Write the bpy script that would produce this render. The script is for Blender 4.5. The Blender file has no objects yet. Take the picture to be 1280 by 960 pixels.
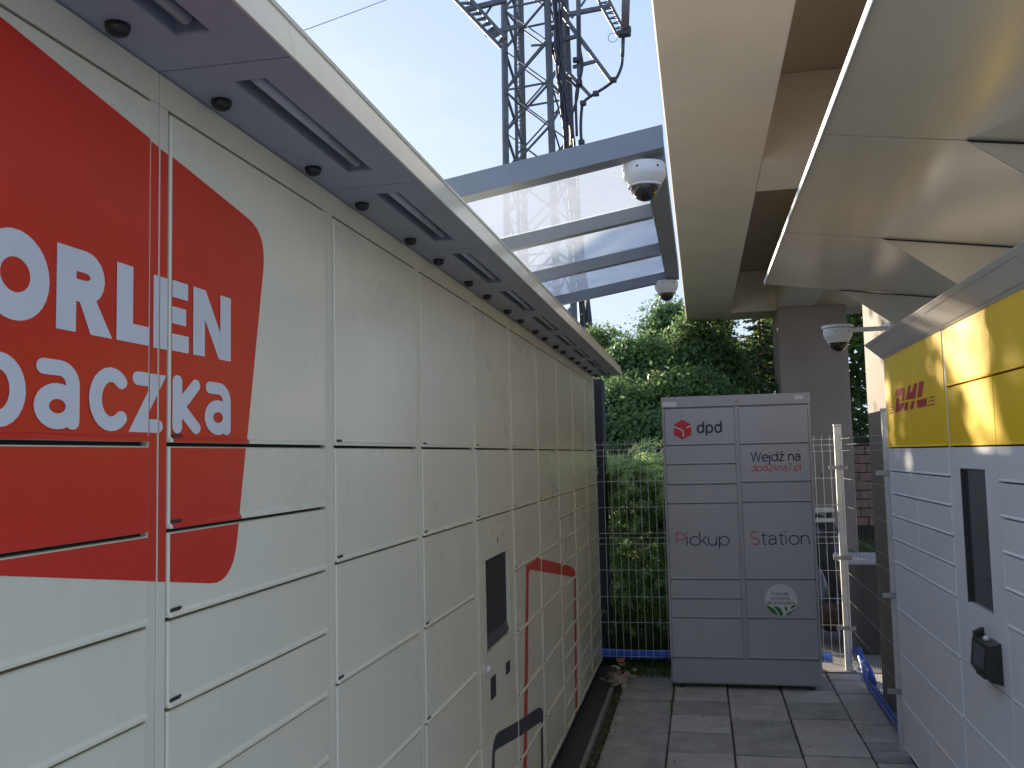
import bpy, math, random
import numpy as np
from mathutils import Vector, Matrix
random.seed(7); rng = np.random.default_rng(7)
R = math.radians
S = bpy.context.scene
COL = S.collection

# ------------------------------------------------------------------ camera
FOC = 1150.0; EYE = 1.6
YAW, PIT, ROL = R(11.47), R(4.49), R(-1.32)
_f = Vector((-math.sin(YAW)*math.cos(PIT), math.cos(YAW)*math.cos(PIT), math.sin(PIT)))
_r = Vector((math.cos(YAW), math.sin(YAW), 0)); _u = _r.cross(_f)
_r2 = math.cos(ROL)*_r + math.sin(ROL)*_u
_u2 = -math.sin(ROL)*_r + math.cos(ROL)*_u
cam = bpy.data.cameras.new('camera'); cam.sensor_width = 36; cam.lens = FOC/1280*36
cam.clip_start = 0.02; cam.clip_end = 3000
camo = bpy.data.objects.new('camera', cam); COL.objects.link(camo)
mw = Matrix((( _r2.x, _u2.x, -_f.x, 0), (_r2.y, _u2.y, -_f.y, 0), (_r2.z, _u2.z, -_f.z, EYE), (0, 0, 0, 1)))
camo.matrix_world = mw
S.camera = camo

def at(px, py, ax, val):
    """where the sight line through a photograph pixel meets the plane axis=val"""
    d = _r2*((px-640)/FOC) + _u2*((480-py)/FOC) + _f
    o = Vector((0, 0, EYE)); t = (val-o[ax])/d[ax]
    return o + d*t

# ------------------------------------------------------------------ world + sun
SUN_EL, SUN_AZ = R(13.5), R(-33)          # azimuth measured clockwise from +Y
W = bpy.data.worlds.new('World'); S.world = W; W.use_nodes = True
nt = W.node_tree; nt.nodes.clear()
def wn(t, **k):
    n = nt.nodes.new(t)
    for a, b in k.items(): setattr(n, a, b)
    return n
sky = wn('ShaderNodeTexSky'); sky.sky_type = 'NISHITA'; sky.sun_disc = False
sky.sun_elevation = SUN_EL; sky.sun_rotation = SUN_AZ; sky.air_density = 1.0; sky.dust_density = 1.2; sky.ozone_density = 1.0
tc = wn('ShaderNodeTexCoord'); mp = wn('ShaderNodeMapping'); mp.inputs['Scale'].default_value = (1, 1, 2.6)
nz = wn('ShaderNodeTexNoise'); nz.inputs['Scale'].default_value = 2.6; nz.inputs['Detail'].default_value = 9; nz.inputs['Roughness'].default_value = .58
cr = wn('ShaderNodeValToRGB'); cr.color_ramp.elements[0].position = .44; cr.color_ramp.elements[1].position = .74
mx = wn('ShaderNodeMix', data_type='RGBA'); mx.inputs[7].default_value = (1.4, 2.0, 3.3, 1)
bg = wn('ShaderNodeBackground'); bg.inputs['Strength'].default_value = 0.065
out = wn('ShaderNodeOutputWorld')
L = nt.links.new
cr.color_ramp.elements[0].position = .50; cr.color_ramp.elements[1].position = .80
L(tc.outputs['Generated'], mp.inputs[0]); L(mp.outputs[0], nz.inputs['Vector']); L(nz.outputs['Fac'], cr.inputs[0])
mx.inputs[0].default_value = .90; L(sky.outputs[0], mx.inputs[6])            # thin high haze over the clear sky
sp = wn('ShaderNodeSeparateXYZ'); L(tc.outputs['Generated'], sp.inputs[0])
hz = wn('ShaderNodeMapRange'); hz.inputs[1].default_value = 0; hz.inputs[2].default_value = .62; hz.inputs[3].default_value = .6; hz.inputs[4].default_value = 0; L(sp.outputs['Z'], hz.inputs[0])
mc = wn('ShaderNodeMath', operation='MULTIPLY_ADD', use_clamp=True); mc.inputs[1].default_value = .85; L(cr.outputs[0], mc.inputs[0]); L(hz.outputs[0], mc.inputs[2])
mx2 = wn('ShaderNodeMix', data_type='RGBA'); mx2.inputs[7].default_value = (2.75, 3.05, 3.65, 1)
L(mc.outputs[0], mx2.inputs[0]); L(mx.outputs[2], mx2.inputs[6]); L(mx2.outputs[2], bg.inputs['Color']); L(bg.outputs[0], out.inputs['Surface'])
sl = bpy.data.lights.new('sun', 'SUN'); sl.energy = 2.55; sl.angle = R(.5); sl.color = (1, .86, .68)
so = bpy.data.objects.new('sun', sl); COL.objects.link(so)
sd = Vector((math.sin(SUN_AZ)*math.cos(SUN_EL), math.cos(SUN_AZ)*math.cos(SUN_EL), math.sin(SUN_EL)))
so.rotation_euler = sd.to_track_quat('Z', 'Y').to_euler(); so.location = sd*40
S.view_settings.view_transform = 'Standard'; S.view_settings.look = 'None'
S.view_settings.exposure = 2.3; S.view_settings.gamma = 1; S.view_settings.use_curve_mapping = False

# ------------------------------------------------------------------ materials
def mat(name, col, rough=.5, var=.08, scale=6, bump=0, bscale=60, metal=0, spec=.5, coat=0, rvar=.08, col2=None, trans=0, stretch=(1, 1, 1), streak=0):
    m = bpy.data.materials.new(name); m.use_nodes = True
    t = m.node_tree; n = t.nodes; b = n['Principled BSDF']; l = t.links.new
    g = n.new('ShaderNodeNewGeometry'); mpn = n.new('ShaderNodeMapping'); mpn.inputs['Scale'].default_value = stretch
    l(g.outputs['Position'], mpn.inputs[0])
    nz = n.new('ShaderNodeTexNoise'); nz.inputs['Scale'].default_value = scale; nz.inputs['Detail'].default_value = 8; nz.inputs['Roughness'].default_value = .62
    l(mpn.outputs[0], nz.inputs['Vector'])
    r = n.new('ShaderNodeValToRGB'); r.color_ramp.elements[0].position = .3; r.color_ramp.elements[1].position = .7
    c2 = col2 or tuple(min(1, c*(1+var)) for c in col); c1 = col if col2 else tuple(c*(1-var) for c in col)
    r.color_ramp.elements[0].color = (*c1, 1); r.color_ramp.elements[1].color = (*c2, 1)
    l(nz.outputs['Fac'], r.inputs[0]); src = r.outputs[0]
    if streak:                                    # rain streaks, rubbed patches, a slightly different tone for each panel
        ms_ = n.new('ShaderNodeMapping'); ms_.inputs['Scale'].default_value = (26, 26, 1.1); l(g.outputs['Position'], ms_.inputs[0])
        n3 = n.new('ShaderNodeTexNoise'); n3.inputs['Scale'].default_value = 1.0; n3.inputs['Detail'].default_value = 5; l(ms_.outputs[0], n3.inputs['Vector'])
        n4 = n.new('ShaderNodeTexNoise'); n4.inputs['Scale'].default_value = 9; n4.inputs['Detail'].default_value = 9; n4.inputs['Roughness'].default_value = .7; l(g.outputs['Position'], n4.inputs['Vector'])
        m1 = n.new('ShaderNodeMapRange'); m1.inputs[1].default_value = .5; m1.inputs[2].default_value = .8; m1.inputs[3].default_value = 1; m1.inputs[4].default_value = 1-streak; l(n3.outputs['Fac'], m1.inputs[0])
        m2 = n.new('ShaderNodeMapRange'); m2.inputs[1].default_value = .58; m2.inputs[2].default_value = .75; m2.inputs[3].default_value = 1; m2.inputs[4].default_value = 1-streak*.8; l(n4.outputs['Fac'], m2.inputs[0])
        oi = n.new('ShaderNodeObjectInfo'); m3 = n.new('ShaderNodeMapRange'); m3.inputs[3].default_value = .965; m3.inputs[4].default_value = 1.02; l(oi.outputs['Random'], m3.inputs[0])
        a1 = n.new('ShaderNodeMath'); a1.operation = 'MULTIPLY'; l(m1.outputs[0], a1.inputs[0]); l(m2.outputs[0], a1.inputs[1])
        a2 = n.new('ShaderNodeMath'); a2.operation = 'MULTIPLY'; l(a1.outputs[0], a2.inputs[0]); l(m3.outputs[0], a2.inputs[1])
        vm = n.new('ShaderNodeVectorMath'); vm.operation = 'SCALE'; l(src, vm.inputs[0]); l(a2.outputs[0], vm.inputs['Scale']); src = vm.outputs[0]
    l(src, b.inputs['Base Color'])
    mr = n.new('ShaderNodeMapRange'); mr.inputs[3].default_value = max(0, rough-rvar); mr.inputs[4].default_value = min(1, rough+rvar)
    nz2 = n.new('ShaderNodeTexNoise'); nz2.inputs['Scale'].default_value = scale*.6; nz2.inputs['Detail'].default_value = 4; l(mpn.outputs[0], nz2.inputs['Vector'])
    l(nz2.outputs['Fac'], mr.inputs[0]); l(mr.outputs[0], b.inputs['Roughness'])
    b.inputs['Metallic'].default_value = metal; b.inputs['Specular IOR Level'].default_value = spec; b.inputs['Coat Weight'].default_value = coat
    b.inputs['Coat Roughness'].default_value = .15
    if bump:
        bz = n.new('ShaderNodeTexNoise'); bz.inputs['Scale'].default_value = bscale; bz.inputs['Detail'].default_value = 5; l(mpn.outputs[0], bz.inputs['Vector'])
        bp = n.new('ShaderNodeBump'); bp.inputs['Strength'].default_value = bump; bp.inputs['Distance'].default_value = .01
        l(bz.outputs['Fac'], bp.inputs['Height']); l(bp.outputs[0], b.inputs['Normal'])
    if trans: b.inputs['Transmission Weight'].default_value = trans
    return m
def leaf_mat(name, c1, c2, scale=1.4, tl=.35):
    m = mat(name, c1, .55, 0, scale, col2=c2, spec=.12)
    t = m.node_tree; n = t.nodes; b = n['Principled BSDF']; o = n['Material Output']
    tr = n.new('ShaderNodeBsdfTranslucent'); ms = n.new('ShaderNodeMixShader'); ms.inputs[0].default_value = tl
    src = b.inputs['Base Color'].links[0].from_socket
    hs = n.new('ShaderNodeHueSaturation'); hs.inputs['Value'].default_value = 1.5; hs.inputs['Hue'].default_value = .485
    t.links.new(src, hs.inputs['Color']); t.links.new(hs.outputs[0], tr.inputs['Color'])
    t.links.new(b.outputs[0], ms.inputs[1]); t.links.new(tr.outputs[0], ms.inputs[2]); t.links.new(ms.outputs[0], o.inputs['Surface'])
    return m
def glass_mat(name):
    m = bpy.data.materials.new(name); m.use_nodes = True
    t = m.node_tree; n = t.nodes; o = n['Material Output']; n.remove(n['Principled BSDF']); l = t.links.new
    g = n.new('ShaderNodeNewGeometry'); nz = n.new('ShaderNodeTexNoise'); nz.inputs['Scale'].default_value = 7; nz.inputs['Detail'].default_value = 9; nz.inputs['Distortion'].default_value = .4
    l(g.outputs['Position'], nz.inputs['Vector'])
    r = n.new('ShaderNodeMapRange'); r.inputs[1].default_value = .35; r.inputs[2].default_value = .75; r.inputs[3].default_value = .46; r.inputs[4].default_value = .64
    l(nz.outputs['Fac'], r.inputs[0])
    tp = n.new('ShaderNodeBsdfTransparent'); tp.inputs[0].default_value = (.86, .9, .93, 1)
    tl = n.new('ShaderNodeBsdfTranslucent'); tl.inputs[0].default_value = (.66, .68, .70, 1)
    gl = n.new('ShaderNodeBsdfGlossy'); gl.inputs['Roughness'].default_value = .03
    m1 = n.new('ShaderNodeMixShader'); m2 = n.new('ShaderNodeMixShader'); fr = n.new('ShaderNodeValue'); fr.outputs[0].default_value = .07
    l(r.outputs[0], m1.inputs[0]); l(tp.outputs[0], m1.inputs[1]); l(tl.outputs[0], m1.inputs[2])
    l(fr.outputs[0], m2.inputs[0]); l(m1.outputs[0], m2.inputs[1]); l(gl.outputs[0], m2.inputs[2]); l(m2.outputs[0], o.inputs['Surface'])
    return m

M = dict(
 cream=mat('cream_paint', (.82, .77, .585), .29, .03, 3, .010, 260, coat=.22, streak=.035),
 creamdark=mat('cream_paint_frame', (.76, .71, .545), .38, .03, 3),
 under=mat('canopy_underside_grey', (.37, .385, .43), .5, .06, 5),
 gap=mat('dark_gap', (.03, .03, .032), .8, .1),
 black=mat('black_plastic', (.016, .016, .018), .35, .1),
 plinth=mat('plinth_black_footing_shade', (.045, .045, .045), .7, .2),
 red=mat('red_print', (.66, .028, .012), .38, .04, 4, coat=.1),
 offwhite=mat('white_print', (.72, .72, .72), .4, .03),
 navyprint=mat('navy_print', (.022, .026, .05), .4, .05),
 screen=mat('screen_glass', (.02, .03, .045), .08, .2, 3, coat=.6, rvar=.02),
 tube=mat('lamp_tube', (.5, .5, .52), .3, .03),
 metal=mat('galvanised_steel', (.42, .42, .41), .45, .15, 14, metal=.75),
 zinc=mat('pale_zinc', (.70, .70, .67), .45, .12, 20, metal=.4),
 frameblue=mat('grey_powder_coat', (.22, .25, .29), .42, .05, 8),
 glass=glass_mat('roof_glass'),
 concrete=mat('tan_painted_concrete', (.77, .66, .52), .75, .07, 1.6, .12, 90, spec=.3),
 slab=mat('brown_slab', (.52, .405, .30), .8, .07, 1.6, .12, 90, spec=.3),  # coffer ceilings, darker and browner than the beams
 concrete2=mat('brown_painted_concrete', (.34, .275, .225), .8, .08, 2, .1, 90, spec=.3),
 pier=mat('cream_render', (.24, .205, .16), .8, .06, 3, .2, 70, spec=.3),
 dwhite=mat('white_powder_coat', (.83, .855, .89), .32, .025, 3, .01, 200, coat=.18, streak=.03),
 yellow=mat('yellow_paint', (.95, .62, .008), .5, .03, 3, .01, 200, spec=.15),
 dhlred=mat('crimson_print', (.50, .010, .022), .5, .05, spec=.25),
 canopyg=mat('glossy_canopy_sheet', (.75, .68, .55), .24, .05, 1.5, .015, 3, metal=.1, coat=.2, rvar=.06),
 fascia=mat('canopy_fascia_steel', (.62, .61, .61), .36, .04, 5, metal=.1),
 dpd=mat('mid_grey_powder_coat', (.41, .41, .425), .42, .05, 3, .012, 220),
 dpdd=mat('mid_grey_door', (.44, .44, .455), .38, .04, 3, .012, 220, streak=.04),
 dred=mat('bright_red_print', (.62, .02, .035), .45, .04),
 pinkred=mat('thin_red_print', (.60, .07, .09), .5, .04),
 green=mat('leaf_green_print', (.03, .20, .035), .5, .2, 20),
 stick=mat('sticker_white', (.70, .71, .70), .5, .03),
 greyprint=mat('grey_print', (.16, .17, .18), .5, .05),
 white=mat('white_plastic', (.72, .72, .70), .35, .03),
 dome=mat('smoked_dome', (.012, .011, .011), .06, .1, coat=.8, rvar=.02),
 paver=mat('paver_concrete', (.44, .415, .38), .85, 0, 7, .35, 130, col2=(.60, .57, .52), spec=.35),
 paver2=mat('paver_damp', (.29, .285, .26), .75, 0, 6, .35, 130, col2=(.47, .455, .42), spec=.4),
 joint=mat('paver_joint_soil', (.03, .03, .024), .95, .3, 30, .5, 90),
 kerbm=mat('kerb_concrete', (.25, .235, .21), .85, .15, 9, .3, 110),
 soil=mat('dark_soil', (.045, .036, .026), .95, 0, 18, .8, 70, col2=(.09, .07, .05)),
 ground=mat('ground_asphalt', (.075, .075, .07), .9, .2, 2, .4, 60),
 grassg=mat('grass_ground', (.04, .06, .022), .95, 0, 3, .7, 50, col2=(.08, .09, .035)),
 palepave=mat('pale_paving', (.48, .465, .43), .85, .12, 4, .3, 80),
 yard=mat('grey_yard_paving', (.20, .195, .185), .85, .12, 4, .3, 80),
 wire=mat('dull_wire', (.20, .20, .19), .6, .12, 20, metal=.3),
 hose=mat('blue_hose', (.02, .12, .62), .4, .25, 20),
 navy=mat('navy_sheet', (.018, .022, .035), .5, .1, 3),
 tower=mat('weathered_galvanised', (.13, .145, .16), .6, .2, 1.5, metal=.25),
 cable=mat('black_cable', (.04, .042, .055), .5, .2),
 radome=mat('grey_brown_radome', (.17, .14, .125), .5, .1),
 bark=mat('bark', (.05, .038, .028), .9, .3, 12, .8, 40),
 leafA=leaf_mat('leaf_dark', (.065, .13, .055), (.16, .27, .11), .9),
 leafB=leaf_mat('leaf_mid', (.085, .155, .06), (.18, .28, .10)),
 leafC=leaf_mat('leaf_yellowgreen', (.08, .14, .025), (.16, .20, .03), 2),
 leafS=leaf_mat('needle_blue', (.022, .06, .035), (.05, .10, .06), 3, .15),
 leafST=leaf_mat('needle_tip', (.10, .16, .07), (.17, .22, .10), 3, .2),
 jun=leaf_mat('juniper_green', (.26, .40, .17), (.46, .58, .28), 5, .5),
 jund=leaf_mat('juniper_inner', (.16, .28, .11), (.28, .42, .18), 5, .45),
 leafI=leaf_mat('ivy_leaf', (.035, .085, .028), (.08, .16, .045), 3),
 blade=leaf_mat('grass_blade', (.05, .11, .025), (.12, .17, .05), 6),
 petal=leaf_mat('pale_leaf', (.42, .36, .26), (.58, .50, .40), 25, .2),
 petalo=leaf_mat('orange_leaf', (.50, .19, .08), (.55, .25, .14), 25, .2),
 litter=mat('leaf_litter', (.20, .13, .07), .9, 0, 40, col2=(.34, .26, .16)),
 brick=mat('brown_block', (.36, .22, .165), .85, .22, 9, .4, 60),
 binm=mat('black_bin', (.022, .024, .026), .5, .15),
 wwood=mat('white_board', (.55, .52, .46), .6, .1, 20),
 bag=mat('dark_bag', (.02, .022, .026), .35, .3, 10, .6, 25),
 rust=mat('brown_cover', (.09, .05, .038), .7, .3, 12),
)

# ------------------------------------------------------------------ builder
WL = {}
class MB:
    def __init__(s): s.v = []; s.f = []; s.mi = []; s.cur = 0
    def face(s, pts):
        n = len(s.v); s.v += [tuple(p) for p in pts]; s.f.append(tuple(range(n, n+len(pts)))); s.mi.append(s.cur)
    def mesh(s, pts, faces):
        n = len(s.v); s.v += [tuple(p) for p in pts]
        for f in faces: s.f.append(tuple(i+n for i in f)); s.mi.append(s.cur)
    def box(s, a, b, bev=0):
        x0, y0, z0 = [min(p, q) for p, q in zip(a, b)]; x1, y1, z1 = [max(p, q) for p, q in zip(a, b)]
        if bev <= 0:
            p = [(x0,y0,z0),(x1,y0,z0),(x1,y1,z0),(x0,y1,z0),(x0,y0,z1),(x1,y0,z1),(x1,y1,z1),(x0,y1,z1)]
            s.mesh(p, [(3,2,1,0),(4,5,6,7),(0,1,5,4),(1,2,6,5),(2,3,7,6),(3,0,4,7)]); return
        c = bev; P = []; idx = {}
        for i in (0,1):
            for j in (0,1):
                for k in (0,1):
                    X = (x0,x1)[i]; Y = (y0,y1)[j]; Z = (z0,z1)[k]; dx = c*(1-2*i); dy = c*(1-2*j); dz = c*(1-2*k)
                    idx[i,j,k,0] = len(P); P.append((X, Y+dy, Z+dz))
                    idx[i,j,k,1] = len(P); P.append((X+dx, Y, Z+dz))
                    idx[i,j,k,2] = len(P); P.append((X+dx, Y+dy, Z))
        F = []
        for i in (0,1):
            F.append([idx[i,0,0,0], idx[i,1,0,0], idx[i,1,1,0], idx[i,0,1,0]][::1 if i else -1])
            F.append([idx[0,i,0,1], idx[1,i,0,1], idx[1,i,1,1], idx[0,i,1,1]][::-1 if i else 1])
            F.append([idx[0,0,i,2], idx[1,0,i,2], idx[1,1,i,2], idx[0,1,i,2]][::1 if i else -1])
        for a_ in (0,1):
            for b_ in (0,1):
                sg = (a_ + b_) % 2
                F.append([idx[a_,b_,0,0], idx[a_,b_,1,0], idx[a_,b_,1,1], idx[a_,b_,0,1]][::1 if sg else -1])
                F.append([idx[0,a_,b_,1], idx[1,a_,b_,1], idx[1,a_,b_,2], idx[0,a_,b_,2]][::1 if sg else -1])
                F.append([idx[a_,0,b_,0], idx[a_,1,b_,0], idx[a_,1,b_,2], idx[a_,0,b_,2]][::-1 if sg else 1])
                for k in (0,1):
                    t = [idx[a_,b_,k,0], idx[a_,b_,k,1], idx[a_,b_,k,2]]
                    F.append(t if (a_+b_+k) % 2 else t[::-1])
        s.mesh(P, F)
    def tube(s, pts, r, n=6, r1=None, cap=True):
        pts = [Vector(p) for p in pts]; N = len(pts); P = []; F = []
        ref = None
        for i, p in enumerate(pts):
            d = (pts[min(i+1, N-1)]-pts[max(i-1, 0)]).normalized()
            if ref is None: ref = d.orthogonal().normalized()
            a = (ref - d*ref.dot(d)).normalized(); ref = a; b = d.cross(a)
            rr = r if r1 is None else r+(r1-r)*i/max(1, N-1)
            for k in range(n):
                t = 2*math.pi*k/n; P.append(p+a*(rr*math.cos(t))+b*(rr*math.sin(t)))
        for i in range(N-1):
            for k in range(n):
                k2 = (k+1) % n; F.append((i*n+k, i*n+k2, (i+1)*n+k2, (i+1)*n+k))
        if cap: F.append(tuple(range(n))[::-1]); F.append(tuple(range((N-1)*n, N*n)))
        s.mesh(P, F)
    def bar(s, a, b, w, h=None, up=(0, 0, 1)):
        a = Vector(a); b = Vector(b); h = h or w; d = (b-a).normalized(); up = Vector(up)
        if abs(d.dot(up)) > .97: up = Vector((1, 0, 0))
        sx = d.cross(up).normalized()*(w/2); sy = sx.cross(d).normalized()*(h/2)
        p = [a-sx-sy, a+sx-sy, a+sx+sy, a-sx+sy, b-sx-sy, b+sx-sy, b+sx+sy, b-sx+sy]
        s.mesh(p, [(3,2,1,0),(4,5,6,7),(0,1,5,4),(1,2,6,5),(2,3,7,6),(3,0,4,7)])
    def prism(s, poly, vec):
        n = len(poly); poly = [Vector(p) for p in poly]; vec = Vector(vec)
        s.mesh(poly+[p+vec for p in poly], [tuple(range(n))[::-1], tuple(range(n, 2*n))]+[(i, (i+1) % n, n+(i+1) % n, n+i) for i in range(n)])
    def lathe(s, prof, c, axis=(0, 0, 1), n=24):
        c = Vector(c); ax = Vector(axis).normalized(); a = ax.orthogonal().normalized(); b = ax.cross(a); P = []; F = []
        for (r, z) in prof:
            for k in range(n):
                t = 2*math.pi*k/n; P.append(c+ax*z+a*(r*math.cos(t))+b*(r*math.sin(t)))
        for i in range(len(prof)-1):
            for k in range(n):
                k2 = (k+1) % n; F.append((i*n+k, i*n+k2, (i+1)*n+k2, (i+1)*n+k))
        F.append(tuple(range(n))[::-1]); F.append(tuple(range((len(prof)-1)*n, len(prof)*n)))
        s.mesh(P, F)
    def data(s, name, mats, origin=(0, 0, 0), smooth=False):
        o = origin; me = bpy.data.meshes.new(name)
        me.from_pydata([(x-o[0], y-o[1], z-o[2]) for x, y, z in s.v], [], s.f)
        for m in (mats if isinstance(mats, (list, tuple)) else [mats]): me.materials.append(m)
        if any(s.mi): me.polygons.foreach_set('material_index', s.mi)
        if smooth: me.polygons.foreach_set('use_smooth', [True]*len(me.polygons))
        me.update(); return me
    def build(s, name, mats, parent=None, smooth=False, origin=None):
        org = origin if origin is not None else (WL[parent.name] if parent else (0, 0, 0))
        return place(name, s.data(name, mats, org, smooth), parent, org)
def place(name, me, parent, loc):
    o = bpy.data.objects.new(name, me); COL.objects.link(o)
    loc = Vector(loc)
    if parent: o.parent = parent; o.location = loc-WL[parent.name]
    else: o.location = loc
    WL[o.name] = loc
    return o
def smooth_by_angle(o, ang=35):
    me = o.data; me.polygons.foreach_set('use_smooth', [True]*len(me.polygons))
    try: me.set_sharp_from_angle(angle=R(ang))
    except Exception: pass
def tag(o, label=None, cat=None, group=None, kind=None):
    for k, v in (('label', label), ('category', cat), ('group', group), ('kind', kind)):
        if v: o[k] = v
    return o
def thing(name, loc, label, cat, group=None):
    o = bpy.data.objects.new(name, None); COL.objects.link(o); o.location = loc; o.empty_display_size = .1
    WL[o.name] = Vector(loc); return tag(o, label, cat, group)

# ------------------------------------------------------------------ wall print (flat vinyl on doors)
def clip_rect(poly, r):
    u0, u1, v0, v1 = r
    for ax, lim, sg in ((0, u0, 1), (0, u1, -1), (1, v0, 1), (1, v1, -1)):
        o = []
        for i, p in enumerate(poly):
            q = poly[(i+1) % len(poly)]; a = (p[ax]-lim)*sg; b = (q[ax]-lim)*sg
            if a >= 0: o.append(p)
            if a*b < 0:
                t = a/(a-b); o.append((p[0]+(q[0]-p[0])*t, p[1]+(q[1]-p[1])*t))
        poly = o
        if len(poly) < 3: return None
    ar = sum(poly[i][0]*poly[(i+1) % len(poly)][1]-poly[(i+1) % len(poly)][0]*poly[i][1] for i in range(len(poly)))
    return poly if abs(ar) > 1e-8 else None
def ribbon(pts, w, rnd=False, closed=False):
    """stroke -> list of polygons (quads, plus round ends)"""
    pts = [Vector(p) for p in pts]; N = len(pts); Lf = []; Rt = []
    for i, p in enumerate(pts):
        if closed: a = pts[i-1]; b = pts[(i+1) % N]
        else: a = pts[max(i-1, 0)]; b = pts[min(i+1, N-1)]
        d1 = (p-a).normalized() if (p-a).length > 1e-9 else (b-p).normalized()
        d2 = (b-p).normalized() if (b-p).length > 1e-9 else d1
        t = (d1+d2); t = t.normalized() if t.length > 1e-6 else d1
        nrm = Vector((-t.y, t.x)); c = max(.35, nrm.dot(Vector((-d1.y, d1.x))))
        Lf.append(p+nrm*(w/2/c)); Rt.append(p-nrm*(w/2/c))
    out = []
    for i in range(N if closed else N-1):
        j = (i+1) % N; out.append([tuple(Rt[i]), tuple(Rt[j]), tuple(Lf[j]), tuple(Lf[i])])
    if rnd and not closed:
        for p, q in ((pts[0], pts[1]), (pts[-1], pts[-2])):
            d = (p-q).normalized(); n = Vector((-d.y, d.x))
            out.append([tuple(p+n*(w/2*math.cos(t))+d*(w/2*math.sin(t))) for t in [math.pi*k/8 for k in range(9)]])
    return out
def arc(cx, cy, rx, ry, a0, a1, n=14):
    return [(cx+rx*math.cos(R(a0+(a1-a0)*i/n)), cy+ry*math.sin(R(a0+(a1-a0)*i/n))) for i in range(n+1)]
# stroke letters: unit cap height 1, x-height .70
def O_(cx, cy, rx, ry): return ('c', arc(cx, cy, rx, ry, 0, 360, 26)[:-1])
GL = {
 'P': (.72, [[(0,0),(0,1)], [(0,1),(.3,1)]+arc(.32,.72,.28,.28,90,-90)+[(0,.44)]]),
 'i': (.18, [[(0,0),(0,.7)], [(0,.9),(0,1.0)]]),
 'c': (.68, [arc(.36,.35,.35,.35,45,315,20)]),
 'k': (.62, [[(0,0),(0,1.05)], [(.5,.7),(.02,.24)], [(.18,.40),(.54,0)]]),
 'u': (.74, [[(0,.7),(0,.3)]+arc(.28,.3,.28,.3,180,360)+[(.56,.7)], [(.56,.35),(.56,0)]]),
 'p': (.84, [[(0,.7),(0,-.3)], O_(.36,.35,.35,.35)]),
 'S': (.72, [arc(.31,.75,.28,.25,25,270,16)[:-1]+arc(.31,.25,.30,.25,90,-155,16)]),
 't': (.48, [[(.16,.92),(.16,.18)]+arc(.32,.18,.16,.18,180,290,8), [(0,.7),(.42,.7)]]),
 'a': (.70, [arc(.28,.46,.25,.24,150,0,10)+[(.53,0)], [(.53,.42),(.24,.42)]+arc(.24,.21,.22,.21,90,270,10)+[(.30,0)]+[(.53,.16)]]),
 'o': (.82, [O_(.36,.35,.35,.35)]),
 'n': (.74, [[(0,0),(0,.7)], [(0,.38)]+arc(.28,.40,.28,.30,180,0)+[(.56,0)]]),
 'W': (1.22, [[(0,1),(.28,0),(.56,1),(.84,0),(1.12,1)]]),
 'e': (.78, [[(.02,.37),(.70,.37)]+arc(.36,.35,.35,.35,4,318,22)]),
 'j': (.22, [arc(-.12,-.15,.16,.16,-80,0,6)+[(.04,.7)], [(.04,.9),(.04,1.0)]]),
 'd': (.86, [[(.71,0),(.71,1.05)], O_(.35,.35,.35,.35)]),
 'z': (.62, [[(0,.7),(.5,.7),(0,0),(.52,0)]]),
 'l': (.18, [[(0,0),(0,1.05)]]),
 '\u0142': (.26, [[(.06,0),(.06,1.05)], [(-.06,.48),(.18,.68)]]),
 's': (.58, [arc(.24,.52,.2,.18,30,270,10)[:-1]+arc(.24,.17,.22,.17,90,-150,10)]),
 'r': (.42, [[(0,0),(0,.7)], [(0,.38)]+arc(.26,.40,.26,.30,180,95,6)]),
 'y': (.60, [[(0,.7),(.28,.02)], [(.54,.7),(.2,-.3)]]),
 'w': (.92, [[(0,.7),(.2,0),(.42,.7),(.64,0),(.84,.7)]]),
 '2': (.68, [arc(.28,.72,.28,.28,160,-30,12)+[(0,0),(.58,0)]]),
 '4': (.72, [[(.4,1),(0,.28),(.62,.28)], [(.46,.5),(.46,0)]]),
 '7': (.64, [[(0,1),(.56,1),(.18,0)]]),
 '.': (.2, [[(.03,0),(.03,.12)]]),
 ' ': (.36, []),
}
GL['\u017a'] = (.62, GL['z'][1]+[[(.22,.86),(.36,1.06)]])
GL['\u015b'] = (.58, GL['s'][1]+[[(.2,.86),(.34,1.06)]])
def text_strokes(txt, u0, v0, h, w, width=None, rnd=False, flip=1, gap=0):
    """polygons per stroke for a line of stroke letters"""
    adv = [GL[c][0]+gap for c in txt]; tot = sum(adv)-.12-gap
    sx = (width/tot) if width else h
    x = 0; out = []
    for c in txt:
        for st in GL[c][1]:
            closed = isinstance(st, tuple); pts = st[1] if closed else st
            out.append(ribbon([(u0+flip*(x+px)*sx, v0+py*h) for px, py in pts], w, rnd, closed))
        x += GL[c][0]+gap
    return out
class Host:                                     # one door or frame piece that can carry print
    def __init__(s, obj, rect, n0, slope=0): s.o = obj; s.r = rect; s.n = n0; s.s = slope
def printed(hosts, wall, strokes, m, name, lift=.0006, step=.00008):
    """cut flat vinyl to each door and lay it on the door face"""
    for h in hosts:
        mb = MB(); n = h.n+lift
        for si, st in enumerate(strokes):
            for pi, poly in enumerate(st):
                q = clip_rect(poly, h.r)
                if q: mb.face([wall(u, v, n+(si % 6)*.00012+(pi % 4)*.00003+h.s*(v-h.r[2])) for u, v in q])
        if mb.f:
            mb.build(name, m, h.o)

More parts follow.
